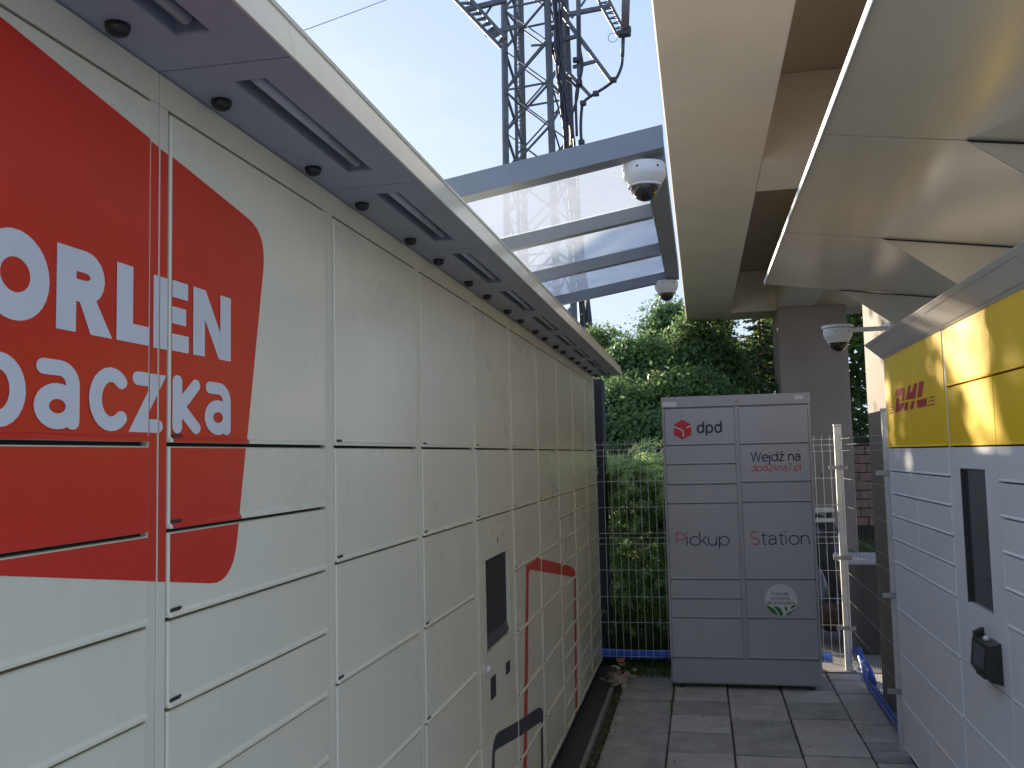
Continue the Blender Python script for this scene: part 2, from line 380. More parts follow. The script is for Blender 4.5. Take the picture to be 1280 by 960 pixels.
# ------------------------------------------------------------------ doors
def door_mesh(w, h, U, V, N, m, name='door', lip=.0045):
    """sheet-steel locker door, local origin at its lower corner; bent lip along the bottom edge"""
    U, V, N = Vector(U), Vector(V), Vector(N)
    prof = [(0, -.014), (0, .003+lip), (.004, .003+lip), (.009, .003), (h-.002, .003), (h, .001), (h, -.014)]
    mb = MB(); n = len(prof); e = .0025
    rings = []
    for (u, inset) in ((0, .0025), (e, 0), (w-e, 0), (w, .0025)):
        rings.append([U*u+V*z+N*(q-(inset if q > -.01 else 0)) for z, q in prof])
    P = [p for r in rings for p in r]; F = []
    flip = U.cross(V).dot(N) < 0
    for i in range(3):
        for k in range(n):
            k2 = (k+1) % n; q = (i*n+k, (i+1)*n+k, (i+1)*n+k2, i*n+k2); F.append(q if flip else q[::-1])
    F.append(tuple(range(n))); F.append(tuple(range(3*n, 4*n))[::-1])
    mb.mesh(P, F); me = mb.data(name, m)
    return me
def catch_mesh(U, V, N, L=.026):
    U, V, N = Vector(U), Vector(V), Vector(N)
    pr = [(0, .0), (.0045, .0), (.0050, .0012), (.003, .0022), (0, .0024)]
    mb = MB(); mb.prism([V*z+N*q+U*(0.004 if z > .002 else 0) for z, q in pr], U*L)
    return mb.data('catch', M['black'])

# ================================================================== GROUND
XL, XR, YC = -.78, .978, 6.5
def slab(name, m, x0, x1, y0, y1, z, th=.3, kind='structure', parent=None):
    mb = MB(); mb.box((x0, y0, z-th), (x1, y1, z)); return tag(mb.build(name, m, parent), kind=kind)
mb = MB(); mb.face([(-600, -600, -.06), (600, -600, -.06), (600, 600, -.06), (-600, 600, -.06)]); tag(mb.build('ground', M['ground']), kind='structure')
pv = slab('pavement', M['joint'], -.60, 1.06, -.30, 7.12, -.014, .03)
xs = [-.59, -.24, .115, .465, .815, 1.05]
for ci in range(5):
    off = [.0, .02, -.01, .035, -.03][ci]; y = 5.14-.345*15+off
    while y < 7.0:
        y1 = min(y+.345, 7.11); x0, x1 = xs[ci], xs[ci+1]; g = .004+random.random()*.004
        dz = (random.random()-.5)*.007
        mb = MB(); mb.box((x0+g*.75, y+g*2.1, -.05), (x1-g*.75, y1-g*2.1, dz), .006)
        o = mb.build('paving_slab', M['paver2'] if (random.random() < .32 or ci == 0) else M['paver'], pv, origin=(x0, y, 0))
        o.rotation_euler = (R(random.uniform(-.35, .35)), R(random.uniform(-.3, .3)), 0)
        y += .345
slab('forecourt', M['palepave'], -14, 14, -40, -3.02, -.02)
slab('near_paving', M['palepave'], -.62, 1.06, -3.0, -.32, -.019)
slab('rear_bounce_paving', M['palepave'], -14, -1.43, -3.0, 7.12, -.018)  # unseen ground, made pale to bounce light up under the roof
slab('soil_strip', M['soil'], -.665, -.585, 0, 7.2, -.02, .05)
fd = slab('concrete_footing', M['plinth'], -1.42, -.672, -.75, 7.02, .012, .2)  # concrete top lies in shade; that shade is put in as near-black colour
mb = MB(); mb.box((-.6705, -.75, -.15), (-.645, 7.0, .018), .006); tag(mb.build('kerb', M['kerbm']), kind='structure')
slab('garden_soil', M['grassg'], -9, .30, 7.14, 40, -.02, .1)
slab('yard_paving', M['yard'], .31, 9, 7.14, 13.1, -.012, .1)
slab('lawn', M['grassg'], .31, 12, 13.12, 40, -.005, .1)
slab('side_paving', M['palepave'], 1.07, 9, -3, 7.12, -.016, .1)

# ================================================================== LEFT LOCKER WALL
lk = thing('parcel_locker', (XL, 3, 0), 'long cream parcel locker wall with big red printed shape and dark eaves, along the left', 'parcel locker')
wl = lambda u, v, n: (XL+n, u, v)
Y0, CW, NC = -.70, .64, 12
st = [1.22+CW*k for k in range(-2, 10)]; st[-1] = 6.955          # stile centres
TOP, HEAD = 2.138, 2.19
mb = MB(); mb.box((XL-.62, st[0]-.02, .07), (XL-.0125, st[-1]-.002, HEAD)); mb.build('body', M['gap'], lk)
mb = MB(); mb.box((XL-.60, st[0], .012), (XL-.03, st[-1]-.02, .07)); mb.build('plinth', M['plinth'], lk)
hosts = []
def frame_piece(name, y0, y1, z0, z1):
    mb = MB(); mb.box((XL-.0123, y0, z0), (XL, y1, z1), .0012)
    o = mb.build(name, M['creamdark'], lk); hosts.append(Host(o, (y0+.0012, y1-.0012, z0, z1), 0)); return o
for i, y in enumerate(st):
    if i > 0: frame_piece('stile', y-.0235, y-.0012, .07, TOP+.003)
    if i < len(st)-1: frame_piece('stile', y+.0012, y+.0235, .07, TOP+.003)
for i in range(len(st)-1):
    frame_piece('header', st[i]+.0012, st[i+1]-.0012, TOP+.0035, HEAD)
    frame_piece('bottom_rail', st[i]+.024, st[i+1]-.024, .07, .098)
mb = MB(); mb.box((XL-.62, st[-1]-.0015, .07), (XL+.0005, st[-1]+.012, HEAD-.002)); mb.build('end_panel', M['cream'], lk)
thin = [TOP, 1.629, 1.501, 1.371, 1.241, 1.113, .983, .854, .725, .598, .470, .340, .215, .098]
thick = [TOP, 1.629, 1.378, 1.122, .860, .600, .340, .098]
mixd = [TOP, 1.629, 1.378, 1.250, 1.122, .99, .860, .73, .600, .47, .340, .215, .098]
dcache = {}; lips = []
cm = catch_mesh((0, 1, 0), (0, 0, 1), (1, 0, 0))
def ldoor(y0, w, zb, zt, catch=True):
    k = (round(w, 4), round(zt-zb, 4))
    if k not in dcache: dcache[k] = door_mesh(w, zt-zb, (0, 1, 0), (0, 0, 1), (1, 0, 0), M['cream'])
    o = place('door', dcache[k], lk, (XL, y0, zb)); hosts.append(Host(o, (y0+.003, y0+w-.003, zb+.0092, zt-.002), .003))
    o.rotation_euler = (0, 0, R(random.uniform(-.12, .12)))
    if y0 < 1.9 and zb > 1.3:                     # the bent lip carries the print too
        lips.append(Host(o, (y0+.003, y0+w-.003, zb+.0002, zb+.0040), .0075)); lips.append(Host(o, (y0+.003, y0+w-.003, zb+.0040, zb+.0091), .0075, -.0045/.005))
    if catch: place('catch', cm, o, (XL+.0035, y0+.002, zb+.0078))
    return o
for c in range(len(st)-1):
    y0 = st[c]+.0265; w = st[c+1]-.0265-y0
    rows = thin if c in (0, 1, 2) else thick if c in (3, 4, 6, 7) else mixd if c > 7 else None
    if rows is None: rows = thick
    for i in range(len(rows)-1):
        if c == 5 and i in (2, 3, 4): continue
        ldoor(y0, w, rows[i+1]+.0035, rows[i]-.0025, c != 1)
# terminal panel with the recessed tilted screen (column 6)
y0 = st[5]+.0265; y1 = st[6]-.0265; z0, z1 = .6035, 1.3755
a0, a1, b0, b1 = 3.272, 3.69, .897, 1.226
mb = MB(); n0, n1 = XL-.0124, XL+.003
mb.box((n0, y0, z0), (n1, a0, z1)); mb.box((n0, a1, z0), (n1, y1, z1)); mb.box((n0, a0, z0), (n1, a1, b0)); mb.box((n0, a0, b1), (n1, a1, z1))
tp = mb.build('terminal_panel', M['cream'], lk); hosts.append(Host(tp, (y0, y1, z0, z1), .003))
mb = MB()
mb.prism([(XL-.0126, a0-.003, b0-.003), (XL-.10, a0-.003, b0-.003), (XL-.10, a0-.003, b1+.003), (XL-.0126, a0-.003, b1+.003)], (0, .003, 0))
mb.prism([(XL-.0126, a1, b0-.003), (XL-.10, a1, b0-.003), (XL-.10, a1, b1+.003), (XL-.0126, a1, b1+.003)], (0, .003, 0))
mb.box((XL-.10, a0, b1), (XL-.0127, a1, b1+.003)); mb.box((XL-.10, a0, b0-.003), (XL-.0127, a1, b0)); mb.box((XL-.103, a0-.003, b0-.003), (XL-.10, a1+.003, b1+.003))
rc = mb.build('screen_recess', M['frameblue'], lk)
mb = MB(); mb.prism([(XL-.002, a0+.002, b0+.012), (XL-.098, a0+.002, b1-.01), (XL-.098, a0+.002, b1-.03), (XL-.02, a0+.002, b0+.002)], (0, a1-a0-.004, 0)); mb.build('screen_frame', M['black'], rc)
mb = MB(); d = Vector((XL-.098-(XL-.002), 0, b1-.01-b0-.012)); nn = Vector((-d.z, 0, d.x)).normalized()*-.0015
p0 = Vector((XL-.002, 0, b0+.012))
mb.face([p0+d*.14+nn+Vector((0, a0+.03, 0)), p0+d*.14+nn+Vector((0, a1-.03, 0)), p0+d*.93+nn+Vector((0, a1-.03, 0)), p0+d*.93+nn+Vector((0, a0+.03, 0))])
mb.build('screen', M['screen'], rc)
def knob(name, y0, y1, z0, z1, m, n=.004):
    mb = MB(); mb.box((XL+.0032, y0, z0), (XL+.0032+n, y1, z1), .001); return mb.build(name, m, tp)
knob('card_reader', 3.315, 3.386, .722, .80, M['black']); knob('sensor_window', 3.58, 3.645, .752, .795, M['black']); knob('microphone_slot', 3.476, 3.484, 1.272, 1.292, M['black'], .001)
mb = MB(); mb.lathe([(.016, 0), (.016, .008), (.012, .013), (0.003, .0145)], (XL+.003, 3.262, .843), (1, 0, 0), 16); mb.build('button', M['zinc'], tp, True)
# prints --------------------------------------------------------------
def rounded(pts, rad, n=7):
    pts = [Vector(p) for p in pts]; out = []
    for i, p in enumerate(pts):
        a = pts[i-1]; b = pts[(i+1) % len(pts)]; r = rad[i]
        if r <= 0: out.append(tuple(p)); continue
        p1 = p+(a-p).normalized()*r; p2 = p+(b-p).normalized()*r
        for k in range(n+1):
            t = k/n; out.append(tuple(p1*(1-t)**2+p*(2*t*(1-t))+p2*t*t))
    return out
redp = rounded([(.66, 2.156), (1.562, 2.024), (1.437, 1.397), (.60, 1.528)], [.06, .075, .075, .06])
printed(hosts+lips, wl, [[redp]], M['red'], 'red_print')
z0, z1 = 1.771, 1.879; H = z1-z0
def wst(a, b, w): return ribbon([a, b], w)
let = []
w = .037
let.append(ribbon(arc(.924, (z0+z1)/2, .041, .0375, 0, 360, 30)[:-1], .033, closed=True))
# R
a, b = .994, 1.101
let += [[[(a, z0), (a+w, z0), (a+w, z1), (a, z1)]],
        ribbon([(a+w-.001, z1-.0145), (a+.053, z1-.0145)]+arc(a+.055, z1-.034, .0245, .0195, 90, -90, 10)+[(a+w-.001, z1-.0535)], .029),
        [[(a+.039, z0+.048), (a+.072, z0+.052), (b+.004, z0), (a+.066, z0)]]]
a, b = 1.114, 1.196
let += [[[(a, z0), (a+w, z0), (a+w, z1), (a, z1)]], [[(a+w-.001, z0), (b, z0), (b, z0+.027), (a+w-.001, z0+.027)]]]
a, b = 1.206, 1.296
let += [[[(a, z0), (a+w, z0), (a+w, z1), (a, z1)]]]+[[[(a+w-.001, z), (b-q, z), (b-q, z+.026), (a+w-.001, z+.026)]] for z, q in ((z0, 0), (z0+.0415, .008), (z1-.026, .003))]
a, b = 1.308, 1.426
let += [[[(a, z0), (a+.035, z0), (a+.035, z1), (a, z1)]], [[(b-.035, z0), (b, z0), (b, z1), (b-.035, z1)]],
        [[(a+.001, z1), (a+.038, z1), (b-.001, z0), (b-.038, z0)]]]
x0, x1 = 1.646, 1.732; q = .027; xm = (x0+x1)/2
SX = 1.34; q = .0195
def sq(st): return [[(u*SX, v) for u, v in p] for p in st]
def rib(p, closed=False): return sq(ribbon([(u/SX, v) for u, v in p], q, not closed, closed))
def ribs(p, closed=False): return sq(ribbon(p, q, not closed, closed))
def dbl_a(a, b):
    a, b = a/SX, b/SX; m = (a+b)/2; rx = (b-a)/2-q/2
    return [ribs([(a+q*.62, x1-q/2), (m, x1-q/2)]+arc(b-q/2-.019, x1-q/2-.021, .019, .021, 90, 0, 8)+[(b-q/2, x0+q*.5)]),
            ribs(arc(m, x0+.0285, rx, .0285-q/2, 0, 360, 24)[:-1], True)]
let += [rib([(.868, x1-q/2), (.868, x0-.045)]), rib(arc(.9, xm, .031, (x1-x0)/2-q/2, 0, 360, 24)[:-1], True)]
let += dbl_a(.957, 1.040)
Q = q*SX
let += [rib(arc(1.104, xm, .046-Q/2, (x1-x0)/2-q/2, 48, 312, 18))]
a, b = 1.152, 1.232
let += [rib([(a+Q/2, x1-q/2), (b-Q*.55, x1-q/2), (a+Q*.55, x0+q/2), (b-Q/2, x0+q/2)])]
a, b = 1.252, 1.331
let += [rib([(a+Q/2, x1-q/2+.003), (a+Q/2, x0+q/2)]), rib([(b-Q*.55, x1-q/2), (a+Q*.75, x0+.041), (b-Q*.5, x0+q/2)])]
let += dbl_a(1.343, 1.426)
printed(hosts, wl, let, M['offwhite'], 'lettering', .0011, .00004)
def wallpoly(px): return [(p.y, p.z) for p in (at(x, y, 0, XL) for x, y in px)]
def zp(l): return wallpoly([(400+x/3.2, 660+y/3.2) for x, y in l])
outl = [[zp([(820,182),(823,150),(832,126),(845,117),(920,132),(1000,153),(1015,166),(1019,185),(1019,198),(1000,194),(920,180),(840,167),(833,174),(831,190),(822,190)])],
        [zp([(822,189.5),(831.5,189.5),(824,960),(818,1250),(800,1250),(810,960)])], [zp([(1013,197),(1019,198),(1028,805),(1021,812)])]]
printed(hosts, wl, outl, M['red'], 'red_outline', .0012)
outd = [[zp([(686,900),(690,862),(700,826),(716,812),(780,778),(850,730),(870,717),(882,720),(888,735),(888,768),(878,775),(800,830),(705,884),(697,893),(694,912),(686,912)])],
        [zp([(686,911.5),(694.5,911.5),(693,1010),(691,1200),(678,1200),(681,1010)])], [zp([(880,773),(888,767),(890,960),(890,1060),(883,1070),(883,960)])]]
printed(hosts, wl, outd, M['navyprint'], 'dark_outline', .0016)
tri = [ribbon(wallpoly([(609, 909), (617, 885), (619.5, 909)]), .006, True)]
printed(hosts, wl, tri, M['offwhite'], 'white_mark', .0008)
# eaves ---------------------------------------------------------------
XE = -.56
for k in range(len(st)-1):
    ya, yb = st[k]+.002, st[k+1]-.002
    if k == len(st)-2: yb = st[-1]+.02
    s0, s1 = st[k]+.06, st[k]+.54; xa, xb = -.692, -.638; z = HEAD+.002
    mb = MB()                                        # soffit sheet with a lamp opening
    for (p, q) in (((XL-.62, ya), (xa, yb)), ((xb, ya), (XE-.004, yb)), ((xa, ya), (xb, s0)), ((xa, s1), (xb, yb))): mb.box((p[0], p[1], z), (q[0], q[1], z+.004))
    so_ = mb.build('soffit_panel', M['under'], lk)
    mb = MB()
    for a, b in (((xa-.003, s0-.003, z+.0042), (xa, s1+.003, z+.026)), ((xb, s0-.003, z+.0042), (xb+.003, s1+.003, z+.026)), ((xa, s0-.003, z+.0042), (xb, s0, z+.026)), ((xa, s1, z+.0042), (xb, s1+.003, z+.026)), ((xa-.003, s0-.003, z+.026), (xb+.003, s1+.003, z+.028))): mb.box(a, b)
    lp = mb.build('lamp_housing', M['frameblue'], lk)
    mb = MB(); mb.tube([((xa+xb)/2, s0+.02, z+.014), ((xa+xb)/2, s1-.02, z+.014)], .010, 10); t = mb.build('lamp_tube', M['tube'], lp, True)
    for yy in (st[k]+.125, st[k]+.49):
        mb = MB(); mb.lathe([(.0165, 0), (.0165, .006), (.014, .012), (.008, .016), (.002, .0172)], (-.748, yy, z-.0002), (0, 0, -1), 16); mb.build('sensor_dome', M['black'], lk, True)
    mb = MB(); mb.prism([(XE-.004, ya-.0015, HEAD-.002), (XE, ya-.0015, HEAD-.002), (XE-.012, ya-.0015, HEAD+.058), (XE-.020, ya-.0015, HEAD+.058)], (0, yb-ya+.003, 0)); mb.build('eaves_fascia', M['cream'], lk)
mb = MB(); mb.box((XL-.63, st[0], HEAD+.0585), (XE-.010, st[-1]+.02, HEAD+.066)); mb.build('roof_sheet', M['cream'], lk)
mb = MB(); mb.box((XL-.63, st[-1]+.0202, HEAD+.0022), (XE-.0125, st[-1]+.024, HEAD+.058)); mb.build('roof_end_cap', M['cream'], lk)

# ================================================================== RIGHT LOCKER
rk = thing('parcel_locker', (XR, 3, 0), 'white parcel locker with yellow upper doors and a wide sloping metal canopy, along the right', 'parcel locker')
wr = lambda u, v, n: (XR-n, u, v)
RW, RE = .6125, 5.205
rs = [RE-RW*k for k in range(0, 7)]
RT = 2.075
mb = MB(); mb.box((XR+.0125, rs[-1], .045), (XR+.60, RE-.002, RT+.02)); mb.build('body', M['gap'], rk)
mb = MB(); mb.box((XR+.0005, RE-.0015, .045), (XR+.605, RE+.010, RT+.07)); mb.build('end_panel', M['dwhite'], rk)
mb = MB(); mb.box((XR+.02, rs[-1], 0.0), (XR+.58, RE-.02, .045)); mb.build('plinth', M['plinth'], rk)
rhosts = []
rrows = [RT, 1.598, 1.477, 1.358, 1.240, 1.121, 1.000, .760, .528, .290, .055]
ycols = [RT, 1.836, 1.598]
rd = {}
def rdoor(y0, w, zb, zt, m):
    k = (round(w, 4), round(zt-zb, 4), m.name)
    if k not in rd: rd[k] = door_mesh(w, zt-zb, (0, 1, 0), (0, 0, 1), (-1, 0, 0), m, lip=.004)
    o = place('door', rd[k], rk, (XR, y0, zb)); rhosts.append(Host(o, (y0+.0025, y0+w-.0025, zb+.0092, zt-.002), .003))
    o.rotation_euler = (0, 0, R(random.uniform(-.15, .15)))
    if m is M['yellow']: tag(o, 'bright yellow upper door')
    return o
cm2 = catch_mesh((0, 1, 0), (0, 0, 1), (-1, 0, 0), .02)
for c in range(len(rs)-1):
    wide = .022 if c % 2 == 0 else .002; wide2 = .022 if c % 2 == 1 else .002    # c even: module joint on its far side
    ya, yb = rs[c+1], rs[c]
    d0 = ya+(.015 if c % 2 == 1 else .002); d1 = yb-(.012 if c % 2 == 0 else .002)
    if c % 2 == 1 or c == 0:
        for yy in ((ya, ya+.0128) if c % 2 == 1 else (yb-.0105, yb-.0012),):
            mb = MB(); mb.box((XR, yy[0]+.001, .045), (XR+.0123, yy[1], RT), .001); mb.build('stile', M['dwhite'], rk)
    elif c % 2 == 0:
        mb = MB(); mb.box((XR, yb-.0105, .045), (XR+.0123, yb-.001, RT), .001); mb.build('stile', M['dwhite'], rk)
    up = [RT, 1.598] if c in (0, 1) else ycols
    for i in range(len(up)-1): rdoor(d0, d1-d0, up[i+1]+.003, up[i]-.003, M['yellow'])
    low = rrows[1:]
    for i in range(len(low)-1):
        if c == 2 and i < 6: continue
        o = rdoor(d0, d1-d0, low[i+1]+.003, low[i]-.003, M['dwhite'])
        if c < 6: place('catch', cm2, o, (XR-.0031, d0+.002, low[i+1]+.0032))
    if c == 2:
        a0, a1, b0, b1 = 3.515, 3.822, 1.010, 1.512; z0, z1 = .763, 1.595; n0, n1 = XR+.0124, XR-.003
        mb = MB(); mb.box((n0, d0, z0), (n1, a0, z1)); mb.box((n0, a1, z0), (n1, d1, z1)); mb.box((n0, a0, z0), (n1, a1, b0)); mb.box((n0, a0, b1), (n1, a1, z1)); tp2 = mb.build('terminal_panel', M['dwhite'], rk)
        mb = MB(); mb.box((XR+.0085, a0, b0), (XR+.0122, a1, b1)); mb.build('screen', M['screen'], rk)
        mb = MB()
        for p in ([(a0+.006, b0), (a0, b0), (a0, b1), (a0+.006, b1)],): pass
        mb.box((XR-.0045, a1-.002, b0-.004), (XR+.008, a1+.003, b1+.003)); mb.box((XR-.0045, a0-.003, b1-.002), (XR+.008, a1-.0021, b1+.003))
        mb.build('screen_bezel', M['black'], rk)
        mb = MB()                                     # barcode reader box
        ya_, yb_ = 3.45, 3.64
        mb.prism([(XR-.0032, ya_, .785), (XR-.042, ya_, .795), (XR-.056, ya_, .82), (XR-.046, ya_, .915), (XR-.0032, ya_, .925)], (0, yb_-ya_, 0))
        br = mb.build('barcode_reader', M['black'], rk)
        mb = MB(); mb.prism([(XR-.0032, yb_+.001, .785), (XR-.036, yb_+.001, .80), (XR-.036, yb_+.001, .93), (XR-.0032, yb_+.001, .945)], (0, .028, 0)); mb.build('side_flange', M['plinth'], br)
        mb = MB(); mb.face([(XR-.0560, ya_+.03, .832), (XR-.0560, yb_-.03, .832), (XR-.0484, yb_-.03, .904), (XR-.0484, ya_+.03, .904)]); mb.build('reader_window', M['screen'], br)
        mb = MB(); mb.lathe([(.012, 0), (.012, .012), (.006, .018)], (XR-.025, ya_+.09, .919), (0, 0, 1), 12); mb.build('reader_knob', M['zinc'], br, True)
        mb = MB(); mb.box((XR-.048, ya_+.02, .802), (XR-.058, ya_+.12, .812)); mb.build('reader_lip', M['plinth'], br)
# printed courier mark over the two tall yellow doors
def lp_(l): return [(p.y, p.z) for p in (at(1095+x/12, 460+y/12, 0, XR) for x, y in l)]
marks = [[(292,428),(310,335),(345,310),(400,296),(432,300),(447,335),(432,488),(386,505),(402,412)],
 [(315,455),(358,443),(348,545),(438,524),(420,590),(395,635),(350,655),(298,668)],
 [(500,262),(540,250),(522,368),(556,358),(585,236),(636,221),(605,455),(455,480)],
 [(446,520),(500,508),(486,630),(432,641)], [(541,501),(600,490),(576,612),(522,622)],
 [(664,211),(738,190),(703,430),(635,443)], [(624,485),(782,447),(770,570),(655,600),(628,580)],
 [(212,590),(288,568),(284,582),(210,604)], [(207,628),(282,608),(279,622),(206,642)], [(216,672),(277,656),(275,672),(214,688)],
 [(810,436),(895,420),(893,438),(806,454)], [(800,490),(898,472),(896,491),(797,508)], [(786,552),(902,530),(899,550),(783,571)]]
printed(rhosts, wr, [[lp_(m)] for m in marks], M['dhlred'], 'lettering', .0007)
# canopy, gussets, sloping fascia
def cz(x, z0=2.515): return z0-(x-.385)*.139
mb = MB(); yA, yB = rs[-1], RE+.006
mb.prism([(.385, yA, cz(.385)), (1.68, yA, cz(1.68)), (1.68, yA, cz(1.68)+.028), (.392, yA, cz(.392)+.028)], (0, yB-yA, 0)); cn = mb.build('canopy', M['canopyg'], rk)
mb = MB(); mb.box((.377, yA, 2.509), (.3848, yB+.004, 2.534), .002); mb.build('canopy_edge', M['under'], cn)
for k in range(0, 4):
    y = RE-.003-1.225*k; 
    if k: 
        mb = MB(); mb.box((.39, y-.002, cz(.39)-.0012), (.40, y+.002, cz(.4)-.0008)); 
        mb.prism([(.388, y-.0025, cz(.388)-.0004), (1.66, y-.0025, cz(1.66)-.0004), (1.66, y-.0025, cz(1.66)-.0012), (.388, y-.0025, cz(.388)-.0012)], (0, .0025, 0)); mb.build('canopy_seam', M['under'], cn)
    mb = MB(); mb.prism([(.773, y-.004, cz(.773)-.003), (1.64, y-.004, cz(1.64)-.003), (1.64, y-.004, 2.165), (1.165, y-.004, 2.165)], (0, .008, 0)); mb.build('gusset', M['canopyg'], rk)
    mb = MB(); mb.prism([(.765, y-.012, cz(.765)-.0025), (1.30, y-.012, cz(1.30)-.0025), (1.30, y-.012, cz(1.30)-.007), (.778, y-.012, cz(.778)-.007)], (0, .006, 0)); mb.build('gusset_gasket', M['gap'], rk)
ft, fb = Vector((.881, 0, 2.150)), Vector((.972, 0, 2.070)); fd_ = (ft-fb)
for k in range(0, 3):
    y1 = RE-1.225*k-.002; y0 = y1-1.221; nrm = Vector((-.66, 0, -.75))
    mb = MB(); mb.prism([fb+Vector((0, y0, 0)), ft+Vector((0, y0, 0)), ft+Vector((.012, y0, .010)), fb+Vector((.02, y0, .006))], (0, y1-y0, 0)); f_ = mb.build('fascia_panel', M['fascia'], rk)
    a = fb+fd_*.14+nrm*.0012; b = fb+fd_*.80+nrm*.0012
    mb = MB()
    for p, q in ((fb+fd_*.13, fb+fd_*.155), (fb+fd_*.80, fb+fd_*.825)):
        p = p+nrm*.0012; q = q+nrm*.0012; mb.face([p+Vector((0, y0+.06, 0)), q+Vector((0, y0+.06, 0)), q+Vector((0, y1-.06, 0)), p+Vector((0, y1-.06, 0))])
    for yy in (y0+.06, y1-.063):
        mb.face([fb+fd_*.155+nrm*.0012+Vector((0, yy, 0)), fb+fd_*.80+nrm*.0012+Vector((0, yy, 0)), fb+fd_*.80+nrm*.0012+Vector((0, yy+.003, 0)), fb+fd_*.155+nrm*.0012+Vector((0, yy+.003, 0))])
    mb.build('panel_groove', M['under'], f_)
mb = MB(); mb.prism([fb+Vector((0, rs[-1], .003)), fb+Vector((.03, rs[-1], .003)), fb+Vector((.03, rs[-1], .015)), fb+Vector((0, rs[-1], .008))], (0, .001, 0)); 
mb = MB(); mb.box((.9, rs[-1], 2.1505), (1.6, RE-.01, 2.163)); mb.build('locker_roof', M['dwhite'], rk)

# ================================================================== GREY CABINET AT THE END
ck = thing('pickup_cabinet', (.24, YC, 0), 'grey two-column pickup cabinet with a red cube mark, standing across the end of the passage', 'parcel locker')
X0, X1, CT = -.256, .735, 1.985
mb = MB()
mb.box((X0, YC, .205), (X0+.0145, YC+.5, CT-.075)); mb.box((X1-.0165, YC, .205), (X1, YC+.5, CT-.075)); mb.box((X0+.0147, YC+.02, .205), (X1-.0167, YC+.5, CT-.075))
mb.box((.233, YC, .205), (.2615, YC+.0198, CT-.0752)); mb.build('body', M['dpd'], ck)
mb = MB(); mb.box((X0-.003, YC-.004, CT-.0745), (X1+.003, YC+.505, CT), .003); hd = mb.build('header', M['dpd'], ck)
mb = MB(); mb.box((X0, YC-.002, .03), (X1, YC+.49, .2045), .012); mb.build('base', M['dpd'], ck)
for fx in (X0+.05, X1-.09, X0+.05, X1-.09):
    pass
for fx in (X0+.05, X1-.09):
    for fy in (YC+.03, YC+.40):
        mb = MB(); mb.box((fx, fy, .001), (fx+.04, fy+.05, .03)); mb.build('foot', M['black'], ck)
wc = lambda u, v, n: (u, YC-n, v)
cr_ = {'L': (X0+.0165, .2315, [1.905, 1.650, 1.517, 1.380, 1.249, .733, .603, .474, .208]), 'R': (.2630, X1-.0185, [1.905, 1.647, 1.388, 1.253, .735, .475, .208])}
cd = {}
chosts = {}
for side, (u0, u1, rows) in cr_.items():
    for i in range(len(rows)-1):
        h = rows[i]-rows[i+1]-.007; k = (side, round(h, 4))
        if k not in cd: cd[k] = door_mesh(u1-u0, h, (1, 0, 0), (0, 0, 1), (0, -1, 0), M['dpdd'], lip=.004)
        o = place('door', cd[k], ck, (u0, YC, rows[i+1]+.0025)); o.rotation_euler = (R(random.uniform(-.1, .1)), 0, R(random.uniform(-.1, .1)))
        chosts[side, i] = Host(o, (u0, u1, rows[i+1], rows[i]), .003)
P1 = lambda h, strokes, m, name, lift=.0006: printed([h], wc, strokes, m, name, lift, .00008)
# cube mark
cx, cy, rr = -.119, 1.757, .070
hexa = [(cx+rr*math.sin(R(60*k))*.97, cy+rr*math.cos(R(60*k))) for k in range(6)]
P1(chosts['L', 0], [[hexa]], M['dred'], 'cube_mark')
P1(chosts['L', 0], [ribbon([(cx-.058, cy+.022), (cx-.012, cy+.002), (cx+.004, cy-.012), (cx+.006, cy-.052)], .009), ribbon([(cx+.028, cy+.013), (cx+.058, cy+.026)], .009)], M['stick'], 'cube_line', .0012)
P1(chosts['L', 0], text_strokes('dpd', -.016, 1.733, .072, .0135, .160, gap=.20), M['navyprint'], 'lettering')
P1(chosts['R', 1], text_strokes('Wejd\u017a na', .335, 1.528, .060, .0085, .322, gap=.05), M['navyprint'], 'lettering')
P1(chosts['R', 1], text_strokes('dpd24na7.pl', .335, 1.462, .044, .0058, .322, gap=.12), M['pinkred'], 'lettering')
tS = text_strokes('Pickup', -.186, .962, .086, .0075, .352, gap=.04)
P1(chosts['L', 4], tS[:2], M['pinkred'], 'lettering'); P1(chosts['L', 4], tS[2:], M['navyprint'], 'lettering')
tS = text_strokes('Station', .309, .966, .086, .0075, .384, gap=.04)
P1(chosts['R', 3], tS[:1], M['pinkred'], 'lettering'); P1(chosts['R', 3], tS[1:], M['navyprint'], 'lettering')
# round sticker
scx, scy, sr = .489, .597, .106; hs_ = chosts['R', 4]
circ = arc(scx, scy, sr, sr, 0, 360, 40)[:-1]
P1(hs_, [[circ]], M['stick'], 'sticker')
def inside(poly): return [poly]
lf = [[[(scx-.100, scy-.033)]+[(scx-.07, scy-.045), (scx-.045, scy-.06), (scx-.022, scy-.0985)]+arc(scx, scy, sr*.985, sr*.985, 258, 199, 10)[1:]],
      [[(scx-.052, scy-.043), (scx-.03, scy-.04), (scx-.005, scy-.055), (scx+.010, scy-.09), (scx+.006, scy-.104), (scx-.012, scy-.104), (scx-.024, scy-.075)]],
      [[(scx+.024, scy-.032), (scx+.036, scy-.046), (scx+.038, scy-.064), (scx+.028, scy-.078), (scx+.022, scy-.058)]],
      [[(scx+.056, scy-.052), (scx+.07, scy-.036), (scx+.100, scy-.028), (scx+.094, scy-.04), (scx+.066, scy-.056)]],
      [[(scx+.022, scy-.1035), (scx+.04, scy-.083), (scx+.065, scy-.072), (scx+.094, scy-.046)]+arc(scx, scy, sr*.985, sr*.985, -28, -76, 8)]]
P1(hs_, lf, M['green'], 'sticker_leaf', .0011)
